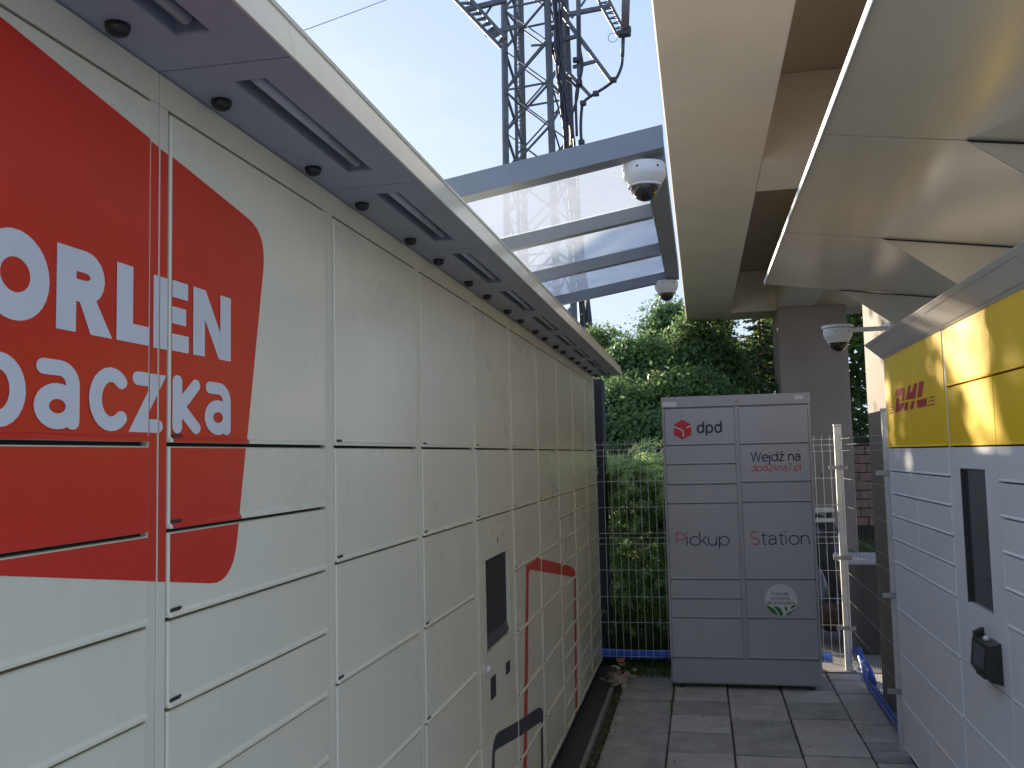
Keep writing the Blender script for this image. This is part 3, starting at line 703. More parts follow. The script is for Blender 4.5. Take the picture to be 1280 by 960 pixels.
for t, y, wd in (('Przesy\u0142ki', .033, .108), ('przyjazne', .003, .118), ('dla \u015brodowiska', -.027, .182)):
    P1(hs_, text_strokes(t, scx-wd/2-.004, scy+y, .020, .0028, wd), M['greyprint'], 'lettering', .0012)
mb = MB()
def label_plate(u0, u1, v0, v1, name):
    mb = MB(); mb.face([wc(u0, v0, .0046), wc(u1, v0, .0046), wc(u1, v1, .0046), wc(u0, v1, .0046)]); o = mb.build(name, M['stick'], hd)
    mb = MB(); n = 5
    for k in range(n):
        a = u0+(u1-u0)*(.08+.17*k); mb.face([wc(a, v0+.3*(v1-v0), .005), wc(a+.1*(u1-u0), v0+.3*(v1-v0), .005), wc(a+.1*(u1-u0), v0+.62*(v1-v0), .005), wc(a, v0+.62*(v1-v0), .005)])
label_plate(X0+.006, -.152, 1.920, 1.952, 'name_plate'); label_plate(.638, .694, 1.944, 1.966, 'name_plate')
mb = MB(); mb.face([wc(.615, .255, .0036), wc(.688, .255, .0036), wc(.688, .272, .0036), wc(.615, .272, .0036)]); mb.build('name_plate', M['dpd'], chosts['R', 5].o)
mb = MB(); mb.lathe([(.016, 0), (.016, .002), (.012, .003)], (.245, YC-.0041, 1.950), (0, -1, 0), 16); mb.build('header_badge', M['dpdd'], hd, True)

# ================================================================== CONCRETE ROOF OVERHEAD
cb = thing('concrete_roof', (2, 7, 3.6), 'tan painted concrete roof with deep coffers, overhead on the right', 'roof')
ZS = 3.6; X1R, YF, YN = 3.4, 14.36, 3.3
beams_x = [(-.14, .495), (1.14, 1.62), (2.9, X1R)]
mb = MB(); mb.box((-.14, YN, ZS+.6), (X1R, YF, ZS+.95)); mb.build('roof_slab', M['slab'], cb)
for x0, x1 in beams_x:
    mb = MB(); mb.box((x0, YN, ZS), (x1, YF, ZS+.598), .008); mb.build('beam', M['concrete'], cb)
for i in range(len(beams_x)-1):
    xa, xb = beams_x[i][1]+.0005, beams_x[i+1][0]-.0005
    for y0, y1 in ((3.3, 3.95), (6.45, 7.24), (13.6, YF)):
        mb = MB(); mb.box((xa, y0+.001, ZS+.002), (xb, y1-.001, ZS+.597)); mb.build('cross_beam', M['concrete'], cb)
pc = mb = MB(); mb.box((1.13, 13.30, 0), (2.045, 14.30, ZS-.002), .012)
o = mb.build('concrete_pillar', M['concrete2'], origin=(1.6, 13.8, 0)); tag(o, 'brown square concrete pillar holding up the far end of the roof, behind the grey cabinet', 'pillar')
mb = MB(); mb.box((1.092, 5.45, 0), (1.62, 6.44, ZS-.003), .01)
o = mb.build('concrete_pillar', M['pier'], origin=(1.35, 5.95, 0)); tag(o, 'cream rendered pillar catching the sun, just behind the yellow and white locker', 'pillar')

# ================================================================== GLASS CANOPY
gc = thing('glass_canopy', (-.45, 4, 2.5), 'small grey steel and glass canopy with four crossbars, beside the locker eaves', 'canopy')
gz = lambda x: 2.475+(x+.76)*.165
xl, xr = -.80, -.080
def xbar(y, hz, wy):
    mb = MB(); mb.prism([(xl, y-wy/2, gz(xl)), (xr-.07, y-wy/2, gz(xr-.07)), (xr-.07, y-wy/2, gz(xr-.07)-hz), (xl, y-wy/2, gz(xl)-hz)], (0, wy, 0)); return mb.build('crossbar', M['frameblue'], gc)
mb = MB(); y = 2.90
mb.prism([(xl, y-.03, gz(xl)+.045), (xr, y-.03, gz(xr)+.045), (xr, y-.03, gz(xr)-.028), (xl, y-.03, gz(xl)-.028)], (0, .075, 0)); mb.build('crossbar', M['frameblue'], gc)
for y in (3.6, 4.3, 5.0): xbar(y, .052, .045)
mb = MB(); mb.prism([(xr-.0695, 2.9455, gz(xr)-.05), (xr, 2.9455, gz(xr)-.048), (xr, 2.9455, gz(xr)+.02), (xr-.0695, 2.9455, gz(xr)+.008)], (0, 2.10, 0)); mb.build('side_rail', M['frameblue'], gc)
mb = MB(); mb.prism([(xl-.05, 2.87, gz(xl)-.028), (xl-.001, 2.87, gz(xl)-.028), (xl-.001, 2.87, gz(xl)+.02), (xl-.05, 2.87, gz(xl)+.02)], (0, 2.2, 0)); mb.build('side_rail', M['frameblue'], gc)
for y0, y1 in ((2.95, 3.596), (3.604, 4.296), (4.304, 5.0)):
    mb = MB(); mb.prism([(xl, y0, gz(xl)+.004), (xr-.072, y0, gz(xr-.072)+.004), (xr-.072, y0, gz(xr-.072)+.010), (xl, y0, gz(xl)+.010)], (0, y1-y0, 0)); mb.build('glass_pane', M['glass'], gc)
for yy in (3.0, 4.9):                                 # legs standing on the locker roof behind
    mb = MB(); mb.box((xl-.05, yy, HEAD+.067), (xl-.005, yy+.045, gz(xl)-.029)); mb.build('leg', M['frameblue'], gc)

# ================================================================== CAMERAS
def dome_camera(loc, s, label, arm=None):
    c = thing('security_camera', loc, label, 'security camera', 'white dome cameras')
    mb = MB(); mb.lathe([(.030*s, .0), (.078*s, -.001), (.082*s, -.006), (.082*s, -.040*s), (.079*s, -.050*s), (.068*s, -.070*s), (.060*s, -.078*s), (.056*s, -.078*s)], loc, n=36); o = mb.build('housing', M['white'], c); smooth_by_angle(o)
    mb = MB(); mb.lathe([(.0555*s*math.cos(R(a)), -.0775*s-.062*s*math.sin(R(a))) for a in (0, 12, 25, 40, 55, 70, 82, 89)], loc, n=32); mb.build('dome', M['dome'], c, True)
    mb = MB(); mb.lathe([(.0565*s, -.078*s), (.0625*s, -.079*s), (.0625*s, -.086*s), (.0565*s, -.087*s)], loc, n=32); o = mb.build('trim_ring', M['white'], c); smooth_by_angle(o)
    for k in range(3):
        t = R(200+k*55); mb = MB(); mb.lathe([(.004*s, 0), (.004*s, .003)], (loc[0]+.081*s*math.cos(t), loc[1]+.081*s*math.sin(t), loc[2]-.025*s), (math.cos(t), math.sin(t), 0), 8); mb.build('screw', M['black'], c)
    return c
dome_camera((-.145, 2.945, gz(-.145)-.046), .86, 'white dome camera under the near corner of the small glass canopy')
dome_camera((-.150, 5.02, gz(-.15)-.046), .78, 'white dome camera under the far corner of the small glass canopy')
cloc = (.765, 5.30, 2.262)
c3 = dome_camera(cloc, .93, 'white dome camera on a short wall arm beside the cream pillar')
mb = MB(); mb.box((.79, 5.285, 2.238), (1.060, 5.315, 2.262), .004); mb.build('arm', M['white'], c3)
mb = MB(); mb.box((1.03, 5.26, 2.20), (1.0905, 5.45, 2.29), .005); mb.build('mount', M['white'], c3)
mb = MB(); mb.lathe([(.084, 0), (.084, .014), (.03, .020)], (cloc[0], cloc[1], cloc[2]+.0005), n=32); o = mb.build('cap', M['white'], c3); smooth_by_angle(o)

# ================================================================== MESH FENCES
def fence_panel(name, p0, p1, zlist, ztop, zbot, sp, label, nrm, folds, wr_=.0018, wm='zinc'):
    """welded panel with V-folds: folds = [(z0,z1)] bends outward"""
    p0 = Vector((*p0, 0)); p1 = Vector((*p1, 0)); L_ = (p1-p0).length; d = (p1-p0)/L_; nrm = Vector((*nrm, 0))
    f = thing(name, p0, label, 'fence')
    def off(z):
        for a, b in folds:
            if a <= z <= b: return .035*(1-abs(2*(z-a)/(b-a)-1))
        return 0
    zs = sorted(set([zbot, ztop]+[z for a, b in folds for z in (a, (a+b)/2, b)]))
    zs = [z for z in zs if zbot <= z <= ztop]
    mb = MB(); n = int(L_/sp)
    for i in range(n+1): 
        mb.tube([p0+d*(i*sp+.01)+nrm*off(z)+Vector((0, 0, z)) for z in zs], wr_, 5)
    tag(mb.build('vertical_wires', M[wm], f), kind='stuff')
    mb = MB()
    for z in zlist: 
        mb.tube([p0+nrm*(off(z)+.004)+Vector((0, 0, z)), p1+nrm*(off(z)+.004)+Vector((0, 0, z))], wr_*1.15, 5)
    tag(mb.build('horizontal_wires', M['zinc'], f), kind='stuff')
    return f
rear_z = [1.672, 1.63, 1.585, 1.388, 1.192, .995, .957, .915, .718, .519, .328, .121, .075]
def post(f, x, y, w, d, h):
    mb = MB(); mb.box((x-w/2, y-d/2, 0), (x+w/2, y+d/2, h), .004); p = mb.build('post', M['zinc'], f)
    mb = MB(); mb.box((x-w/2-.003, y-d/2-.003, h+.0005), (x+w/2+.003, y+d/2+.003, h+.014), .003); mb.build('post_cap', M['zinc'], p)
    for z in (1.45, .80, .30):
        mb = MB(); mb.box((x-w/2-.05, y-d/2-.014, z), (x+w/2+.03, y-d/2-.001, z+.028), .003); mb.build('clamp', M['metal'], p)
f1 = fence_panel('mesh_fence', (-2.3, 7.1), (.955, 7.1), rear_z, 1.70, .05, .0555, 'galvanised wire mesh fence closing the end of the passage, behind the grey cabinet', (0, 1), [(1.585, 1.672), (.915, .995)])
post(f1, .985, 7.09, .05, .04, 1.765)
f2 = fence_panel('mesh_fence', (.992, 7.06), (.992, 5.33), rear_z, 1.70, .05, .0555, 'galvanised wire mesh fence running beside the cream pillar to the yellow and white locker', (1, 0), [(1.585, 1.672), (.915, .995)], .0012, 'wire')
post(f2, .985, 5.30, .034, .034, 1.80)
mb = MB(); mb.box((.50, 7.02, -.02), (1.03, 7.16, .014), .004); tag(mb.build('fence_kerb', M['kerbm']), kind='structure')
# blue hose
mb = MB(); pts = [(-2.0+.12*i, 7.165+.008*math.sin(i*1.3), .082+.006*math.sin(i*.9)) for i in range(25)]
mb.tube(pts, .036, 10); tag(mb.build('blue_hose', M['hose'], smooth=True, origin=(-.5, 7.165, .08)), 'thick blue hose lying behind the foot of the rear mesh fence', 'hose')
mb = MB()
pts = [Vector((1.00, 7.12, .13)), Vector((1.05, 7.05, .16)), Vector((1.05, 6.9, .10)), Vector((1.035, 6.72, .05))]
for k in range(16): pts.append(Vector((1.032+.004*math.sin(k*1.7), 6.66-k*.083, .045+.012*math.sin(k*2.3))))
mb.tube(pts, .025, 10)
pts = [Vector((1.05, 7.0, .05)), Vector((1.052, 6.8, .13)), Vector((1.05, 6.6, .11)), Vector((1.05, 6.5, .06))]; mb.tube(pts, .022, 8)
tag(mb.build('blue_hose', M['hose'], smooth=True, origin=(1.03, 6.2, .05)), 'thick blue hose bunched along the foot of the side mesh fence', 'hose')

# ================================================================== YARD BEHIND THE FENCE
mb = MB(); mb.box((-1.65, 7.28, 0), (-.745, 7.46, 2.20), .01); nv = mb.build('utility_cabinet', M['navy'], origin=(-1.2, 7.37, 0)); tag(nv, 'tall dark navy metal cabinet behind the far end of the long cream locker', 'cabinet')
bn = thing('rubbish_bin', (1.3, 7.95, 0), 'large black lidded bin standing behind the side mesh fence', 'bin')
mb = MB(); mb.prism([(1.10, 7.75, .0), (1.62, 7.75, 0), (1.66, 7.75, .68), (1.08, 7.75, .68)], (0, .5, 0)); mb.build('body', M['binm'], bn)
mb = MB(); mb.box((1.06, 7.73, .6815), (1.68, 8.28, .725), .012); mb.build('lid', M['under'], bn)
st_ = thing('board_stack', (1.1, 9, 0), 'pair of pale boards laid across dark bags, seen between the grey cabinet and fence post', 'boards')
for z in (1.015, .925):
    mb = MB(); mb.box((.78, 8.98, z), (1.19, 9.16, z+.035), .004); mb.build('board', M['wwood'], st_)
mb = MB(); mb.box((.80, 9.0, .0), (.84, 9.12, .924)); mb.build('leg', M['binm'], st_)
mb = MB(); mb.box((1.13, 9.0, .0), (1.17, 9.12, .924)); mb.build('leg', M['binm'], st_)
for x in (.80, 1.13):
    mb = MB(); mb.box((x, 9.02, .9605), (x+.04, 9.1, 1.0145)); mb.build('spacer', M['binm'], st_)
def blob(name, c, r, m, label, cat, seed, group=None):
    rr = random.Random(seed); mb = MB(); nu, nv = 18, 12; P = []; F = []
    ph = [rr.random()*6 for _ in range(6)]
    for j in range(nv+1):
        t = math.pi*j/nv
        for i in range(nu):
            a = 2*math.pi*i/nu; k = 1+.12*math.sin(3*a+ph[0]+2*t)+.08*math.sin(5*a+ph[1]-3*t)+.07*math.sin(9*t+ph[2]+a)
            P.append((c[0]+r[0]*k*math.sin(t)*math.cos(a), c[1]+r[1]*k*math.sin(t)*math.sin(a), max(.0, c[2]+r[2]*k*math.cos(t))))
    for j in range(nv):
        for i in range(nu):
            i2 = (i+1) % nu; F.append((j*nu+i, (j+1)*nu+i, (j+1)*nu+i2, j*nu+i2))
    mb.mesh(P, F); o = mb.build(name, m, smooth=True, origin=(c[0], c[1], 0)); return tag(o, label, cat, group)
blob('rubbish_bag', (1.05, 9.6, .48), (.30, .28, .44), M['bag'], 'big full black bag under the pale boards behind the mesh fence', 'bag', 1)
blob('rubbish_bag', (.82, 8.75, .30), (.22, .2, .32), M['bag'], 'smaller black bag low behind the grey cabinet beside the fence', 'bag', 2)
blob('brown_cover', (1.05, 8.35, .17), (.30, .22, .10), M['rust'], 'reddish brown folded cover lying on the pale paving behind the fence', 'cover', 3)
bw = thing('block_wall', (2.2, 14.9, 0), 'low wall of brown blocks seen through the side mesh fence', 'wall')
bmesh_ = {}
for r_ in range(9):
    z = .42+r_*.135; x = 1.98-(.11 if r_ % 2 else 0)
    while x < 3.3:
        mb = MB(); 
        if 'b' not in bmesh_: mb.box((.006, 0, .007), (.236, .22, .128), .006); bmesh_['b'] = mb.data('block', M['brick'])
        o = place('block', bmesh_['b'], bw, (x, 14.9+random.uniform(-.018, .018), z)); o.rotation_euler = (0, 0, R(random.uniform(-1.5, 1.5))); x += .242
mb = MB(); mb.box((1.86, 14.93, -.05), (3.4, 15.2, 1.60)); mb.build('core', M['joint'], bw)

# ================================================================== VEGETATION
def leaf_cloud(name, C, Nn, size, m, parent=None, jitter=.4, origin=None, aspect=.62, fold=True):
    """C: (n,3) leaf centres, Nn: (n,3) facing; each leaf a folded pair of triangles"""
    n = len(C); nn = Nn+rng.normal(0, jitter, (n, 3)); nn /= np.linalg.norm(nn, axis=1)[:, None]+1e-9
    t = rng.normal(0, 1, (n, 3)); t -= nn*(t*nn).sum(1)[:, None]; t /= np.linalg.norm(t, axis=1)[:, None]+1e-9
    b = np.cross(nn, t); s = (size*rng.uniform(.65, 1.35, n))[:, None]
    V = np.empty((n, 4, 3)); V[:, 0] = C-t*s; V[:, 2] = C+t*s; V[:, 1] = C+b*s*aspect+nn*s*.18; V[:, 3] = C-b*s*aspect+nn*s*.18
    return quads(name, V, m, parent, origin)
def quads(name, V, m, parent, origin):
    org = np.array(origin if origin is not None else (WL[parent.name] if parent else (0, 0, 0)), float)
    n = len(V); me = bpy.data.meshes.new(name); me.vertices.add(4*n); me.loops.add(4*n); me.polygons.add(n)
    me.vertices.foreach_set('co', (V.reshape(-1, 3)-org).astype(np.float32).ravel())
    me.loops.foreach_set('vertex_index', np.arange(4*n, dtype=np.int32))
    me.polygons.foreach_set('loop_start', np.arange(0, 4*n, 4, dtype=np.int32)); me.polygons.foreach_set('loop_total', np.full(n, 4, dtype=np.int32))
    me.materials.append(m); me.update(calc_edges=True); me.validate()
    return place(name, me, parent, tuple(org))
def tree(x, y, h, w, leafm, label, n=16000, size=.034, clumps=90, z0=.4, sparse=0, group='trees behind the mesh fence', dense_top=False, kind='deciduous_tree'):
    t = thing(kind, (x, y, 0), label, 'tree', group)
    mb = MB(); tp = Vector((x+random.uniform(-.2, .2), y, h*.82)); b0 = Vector((x, y, -.03))
    mb.tube([b0, b0.lerp(tp, .3)+Vector((.05, 0, 0)), b0.lerp(tp, .65), tp], .035+.018*h, 8, .012)
    mb2 = MB(); C = []; Nr = []
    for k in range(clumps):
        fz = random.random()**.85; z = z0+(h-z0)*fz
        rad = w*(.5+.5*math.sin(math.pi*min(1, .25+fz*.78)))*(1.0 if fz < .75 else (1-fz)/.25*.75+.2)
        a = random.random()*6.283; rr = rad*random.uniform(.35, 1.0)**.6
        c = Vector((x+rr*math.cos(a), y+rr*math.sin(a)*.8, z+random.uniform(-.1, .15)))
        base = b0.lerp(tp, max(.1, min(.98, (z-.35*rr)/(h*.82)))); 
        if k % 2 == 0: mb2.tube([base, base.lerp(c, .5)+Vector((0, 0, .06)), c], .018, 5, .005)
        cr = random.uniform(.16, .40)*(.7 if sparse else 1)*min(1.3, w/1.0+.35); m_ = int(n/clumps*random.uniform(.5, 1.5))
        p = rng.normal(0, 1, (m_, 3)); p /= np.linalg.norm(p, axis=1)[:, None]; p *= (rng.uniform(.15, 1, m_)**.45)[:, None]*np.array([cr, cr, cr*.72])
        C.append(p+np.array(c)); q = p+np.array([0, 0, cr*.5])+ .5*(np.array(c)-np.array([x, y, z-.3])); Nr.append(q/(np.linalg.norm(q, axis=1)[:, None]+1e-9))
        # stray twigs past the clump
        s_ = int(m_*.10); p2 = p[:s_]*rng.uniform(1.0, 1.7, (s_, 1)); C.append(p2+np.array(c)); Nr.append(rng.normal(0, 1, (s_, 3)))
    mb.build('trunk', M['bark'], t, True); tag(mb2.build('limbs', M['bark'], t, True), kind='stuff')
    tag(leaf_cloud('crown', np.concatenate(C), np.concatenate(Nr), size, leafm, t, .55), kind='stuff')
    return t
def px_x(px, y): return at(px, 470, 1, y).x
def px_z(py, y, px=850): return at(px, py, 1, y).z
T = [ # photo column, distance, top row, half width, material, label
 (752, 15.5, 430, 1.0, 'leafB', 'loose pale-topped tree beside the far tip of the long locker roof', 13000, 90, 0),
 (800, 14.0, 437, 1.15, 'leafA', 'broad dark leafy tree just left above the grey cabinet', 26000, 130, 0),
 (838, 16.5, 388, .95, 'leafA', 'tallest tree, its ragged crown rising left of the roof corner', 20000, 120, 0),
 (872, 14.5, 412, .95, 'leafB', 'rounded green tree whose top meets the corner of the roof', 20000, 110, 0),
 (770, 12.6, 500, .9, 'leafA', 'low dark bushy tree beside the navy cabinet', 16000, 90, 0),
 (855, 12.4, 478, 1.2, 'leafB', 'low wide bushy tree directly above the red cube mark', 22000, 120, 0),
 (907, 19.0, 398, .9, 'leafC', 'thin sparse yellowish tree standing under the far edge of the roof', 3200, 60, 1),
 (905, 14.2, 446, .9, 'leafA', 'dark tree between the rounded green tree and the spruce', 18000, 100, 0),
 (985, 17.0, 375, 1.0, 'leafC', 'sunlit yellow-green tree close beside the brown pillar', 14000, 90, 0)]
for px, y, top, hw, lm, lab, n, cl, sp in T:
    x = px_x(px, y); h = px_z(top, y, px); tree(x, y, h, hw, M[lm], lab, int(n*2.4), .033 if y < 16 else .037, cl, .2, sp)
# unseen trees added behind the long locker to filter the low sun
for x, y, h, hw, wh, nl in ((-4.0, 12.5, 5.0, 1.0, 'nearer the fence gap', 9000), (-5.7, 12.7, 5.2, 1.15, 'farther left', 6500)):
    tree(x, y, h, hw, M['leafA'], 'unseen leafy tree added to filter the sun, behind the long cream locker, '+wh, nl, .06, 120, .3, group='added sun-filter trees')
# spruce with pale branch tips
def spruce(x, y, h, w, label):
    t = thing('spruce_tree', (x, y, 0), label, 'tree', 'trees behind the mesh fence')
    mb = MB(); mb.tube([(x, y, -.03), (x, y, h*.5), (x, y, h)], .10, 8, .01); mb.build('trunk', M['bark'], t, True)
    V = []; V2 = []; lim = MB()
    nb = 130
    for k in range(nb):
        f = k/nb; z = .3+(h-.35)*f; L_ = w*(1-f)**.8*random.uniform(.75, 1.1)+.08; a = k*2.4+random.random()*.5
        d = np.array([math.cos(a), math.sin(a), 0]); side = np.array([-d[1], d[0], 0])
        lim.tube([(x, y, z), (x+d[0]*L_*.6, y+d[1]*L_*.6, z-.08*L_), (x+d[0]*L_, y+d[1]*L_, z-.02)], .010, 4, .003)
        for j in range(int(60*L_)+10):
            s = random.uniform(.12, 1.05); c = np.array([x, y, z])+d*L_*s+np.array([0, 0, -.14*L_*math.sin(s*2.6)])
            sd_ = random.choice((-1, 1)); ln = random.uniform(.06, .13)*(1.2-.5*s); dr = d*.6+side*sd_*random.uniform(.3, 1)+np.array([0, 0, random.uniform(-.55, .15)])
            dr /= np.linalg.norm(dr); up = np.cross(dr, rng.normal(0, 1, 3)); up /= np.linalg.norm(up); wv = up*.022
            q = [c-wv, c+dr*ln*.5-wv*1.2, c+dr*ln, c+wv]
            (V2 if s > .86 else V).append(q)
    tag(lim.build('limbs', M['bark'], t), kind='stuff'); tag(quads('crown', np.array(V), M['leafS'], t, None), kind='stuff'); tag(quads('branch_tips', np.array(V2), M['leafST'], t, None), kind='stuff')
y = 15.4; spruce(px_x(952, y), y, px_z(370, y, 952), 1.15, 'blue-green spruce with pale branch tips under the far edge of the roof')
# juniper behind the fence
jt = thing('juniper_bush', (-.75, 8.0, 0), 'sunlit feathery juniper bush pressed against the rear mesh fence', 'bush')
V = []; V2 = []; lim = MB()
for k in range(620):
    ox = random.uniform(-1.0, .02); oy = random.uniform(7.55, 8.5); zt = random.uniform(.35, 1.62)*(1 if oy > 7.6 else .9)
    if zt > 1.25: oy = random.uniform(7.5, 8.4)
    if k >= 380: zt = 1.72+.10*math.sin(ox*6)+.08*math.sin(ox*13+oy*5)-.16*random.random(); oy = random.uniform(7.42, 8.5)
    p = np.array([ox, oy, max(.1, zt-.38)]); a = random.uniform(-2.8, .4); d = np.array([math.cos(a)*.55, math.sin(a)*.55-.15, .85]); d /= np.linalg.norm(d)
    L_ = random.uniform(.32, .55); pts = []; q = p.copy(); n = 9
    for j in range(n):
        pts.append(q.copy()); q = q+d*L_/n; d = d+np.array([.02*math.cos(a), .03*math.sin(a)-.03, -.16]); d /= np.linalg.norm(d)
    if k % 3 == 0: lim.tube([tuple(pts[0]-np.array([0, -.1, .25])), tuple(pts[3]), tuple(pts[-1])], .006, 4, .002)
    for j in range(1, n):
        base = pts[j]; dd = pts[j]-pts[j-1]; dd /= np.linalg.norm(dd)
        for m_ in range(13):
            sdv = rng.normal(0, 1, 3); sdv -= dd*sdv.dot(dd); sdv /= np.linalg.norm(sdv); ln = random.uniform(.04, .10)*(1.2-j/n*.7)
            dr = dd*.75+sdv*.75; dr /= np.linalg.norm(dr); wv = np.cross(dr, rng.normal(0, 1, 3)); wv = wv/np.linalg.norm(wv)*.0052
            c = base+sdv*.004-dd*random.random()*.04
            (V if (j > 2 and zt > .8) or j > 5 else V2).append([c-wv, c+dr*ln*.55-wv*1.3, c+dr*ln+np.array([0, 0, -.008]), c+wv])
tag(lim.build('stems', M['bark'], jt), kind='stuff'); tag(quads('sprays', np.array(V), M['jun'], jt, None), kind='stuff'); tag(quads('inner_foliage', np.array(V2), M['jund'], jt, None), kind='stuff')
# ivy on a stump wall right of the brown pillar
iv = thing('ivy_hedge', (2.4, 15.6, 0), 'tall dark ivy hedge seen between the two concrete pillars', 'hedge')
C = np.stack([rng.uniform(1.3, 3.6, 16000), 15.6+rng.uniform(-.25, .25, 16000), rng.uniform(0, 4.5, 16000)], 1)
C[:, 1] += .12*np.sin(C[:, 0]*7)+.12*np.sin(C[:, 2]*5+C[:, 0]*3)
tag(leaf_cloud('foliage', C, np.tile(np.array([0, -1, .45]), (16000, 1)), .05, M['leafI'], iv, .5), kind='stuff')
mb = MB(); 
for k in range(14): 
    x = 1.4+.16*k; mb.tube([(x, 15.62, -.02), (x+.1, 15.6, 1.6), (x-.05, 15.62, 3.2), (x+.06, 15.6, 4.1)], .03, 5, .01)
tag(mb.build('stems', M['bark'], iv), kind='stuff')
# grasses
def grass(name, n, x0, x1, y0, y1, h0, h1, m, w=.004):
    V = []
    for k in range(n):
        x = random.uniform(x0, x1); y = random.uniform(y0, y1); h = random.uniform(h0, h1); a = random.random()*6.283; ln = random.uniform(.1, .6)*h
        c = np.array([x, y, -.025]); t = c+np.array([math.cos(a)*ln, math.sin(a)*ln, h]); md = c*.5+t*.5+np.array([0, 0, h*.14]); s = np.array([-math.sin(a), math.cos(a), 0])*w
        V.append([c-s, c+s, md+s*.8, md-s*.8]); V.append([md-s*.8, md+s*.8, t+s*.1, t-s*.1])
    o = quads(name, np.array(V), m, None, ((x0+x1)/2, (y0+y1)/2, 0)); return tag(o, kind='stuff')
grass('long_grass', 2600, -1.6, .25, 7.2, 7.6, .12, .62, M['blade'], .0028)
grass('lawn_grass', 6000, .6, 4.2, 13.2, 14.8, .08, .35, M['blade'], .008)
grass('grass', 900, -.63, -.28, 6.75, 7.1, .02, .09, M['blade'], .0025)
grass('moss_weeds', 260, -.25, -.23, 5.9, 7.0, .01, .05, M['blade'], .002)
grass('joint_weeds', 520, -.62, -.55, 4.6, 7.0, .012, .05, M['blade'], .002)
# fallen pale leaves in a clump beside the locker
fl = thing('leaf_clump', (-.63, 6.55, .02), 'little clump of pale and orange fallen leaves at the far foot of the long locker', 'leaves')
for k in range(46):
    x = random.gauss(-.615, .045); y = random.gauss(6.6, .14); z = .02+random.random()*.10*max(.2, 1-abs(x+.62)/.1)
    a = random.random()*6.283; tl = random.uniform(.2, 1.1); s = random.uniform(.018, .034); d = Vector((math.cos(a), math.sin(a), 0)); n = Vector((-d.y*math.cos(tl), d.x*math.cos(tl), math.sin(tl)))
    c = Vector((x, y, z)); mb = MB()
    pts = [c-d*s, c-d*s*.4+n*s*.75, c+d*s*.5+n*s*.7, c+d*s, c+d*s*.4-n*s*.7, c-d*s*.5-n*s*.6]
    up = d.cross(n)*s*.25
    mb.mesh([c+up]+pts, [(0, i+1, (i+1) % 6+1) for i in range(6)]); mb.build('leaf', M['petalo'] if random.random() < .2 else M['petal'], fl)
V = []
for k in range(900):
    x = random.uniform(-.645, -.55) if k < 640 else random.triangular(-.6, 1.0, -.58); y = random.uniform(3.5, 7.0); s = random.uniform(.004, .012); a = random.random()*6.28; z = -.012+random.random()*.008 if k < 640 else .006
    d = np.array([math.cos(a), math.sin(a), random.uniform(-.2, .2)])*s; e = np.array([-math.sin(a), math.cos(a), random.uniform(-.3, .3)])*s*.6; c = np.array([x, y, z]); V.append([c-d, c-e, c+d, c+e])
tag(quads('leaf_litter', np.array(V), M['litter'], None, (-.6, 5, 0)), kind='stuff')

# ================================================================== TOWER
tw = thing('lattice_tower', (-5.03, 30, 0), 'tall grey steel lattice tower carrying cables, rising beyond the locker roof', 'tower')
HT = 24
def leg_xy(k, z):
    r = 1.21-(z-11)*.010; a = R(-68.2-11.5)+k*math.pi/2-math.pi/2+math.pi/2
    cx = -5.035-.002*(z-11); return Vector((cx+r*math.sin(a+math.pi/2+R(11.5)*0)*1.0, 30+r*-math.cos(a+math.pi/2), z))
# four corner legs: angles chosen so one face looks down the passage
ANG = [R(203+11.5), R(293+11.5), R(23+11.5), R(113+11.5)]
def legp(k, z):
    r = 1.16-(z-11)*.012; return Vector((-5.035+r*math.cos(ANG[k]), 30+r*math.sin(ANG[k]), z))
for k in range(4):
    mb = MB(); a, b = legp(k, -.06), legp(k, HT); mb.bar(a, b, .17, .17, (math.cos(ANG[k]), math.sin(ANG[k]), 0)); mb.build('leg', M['tower'], tw)
PH = 1.42; z = 5.3; lev = 0
while z < HT-PH:
    for k in range(4):
        k2 = (k+1) % 4
        a0, a1, b0, b1 = legp(k, z), legp(k, z+PH), legp(k2, z), legp(k2, z+PH)
        o1 = (a0-legp((k+2) % 4, z)).normalized()*.02
        mb = MB(); mb.bar(a0, b1, .085, .05); mb.build('brace', M['tower'], tw)
        mb = MB(); mb.bar(b0+o1*3, a1+o1*3, .05, .04); mb.build('brace', M['tower'], tw)
        if lev % 2 == 0: mb = MB(); mb.bar(a0+o1, b0+o1, .07, .05); mb.build('girt', M['tower'], tw)
    z += PH; lev += 1
mb = MB(); mb.bar(at(646, 190, 1, 30.4), at(643.5, -20, 1, 30.4), .10); mb.bar(at(646, 190, 1, 30.4), Vector((at(646, 190, 1, 30.4).x, 30.4, 0)), .10); mb.build('ladder_rail', M['tower'], tw)
mb = MB()
A = at(646, 190, 1, 30.4); B = at(643.5, -20, 1, 30.4)
for i in range(40): 
    p = A.lerp(B, i/39); mb.bar(p, p+Vector((.26, -.1, 0)), .02)
tag(mb.build('ladder_rungs', M['tower'], tw), kind='stuff')
mb = MB(); mb.bar(at(716, 200, 1, 29.6), at(707, -20, 1, 29.6), .15); mb.build('side_mast', M['tower'], tw)
for p, q in (((709, 8), (703, 17)), ):
    pass
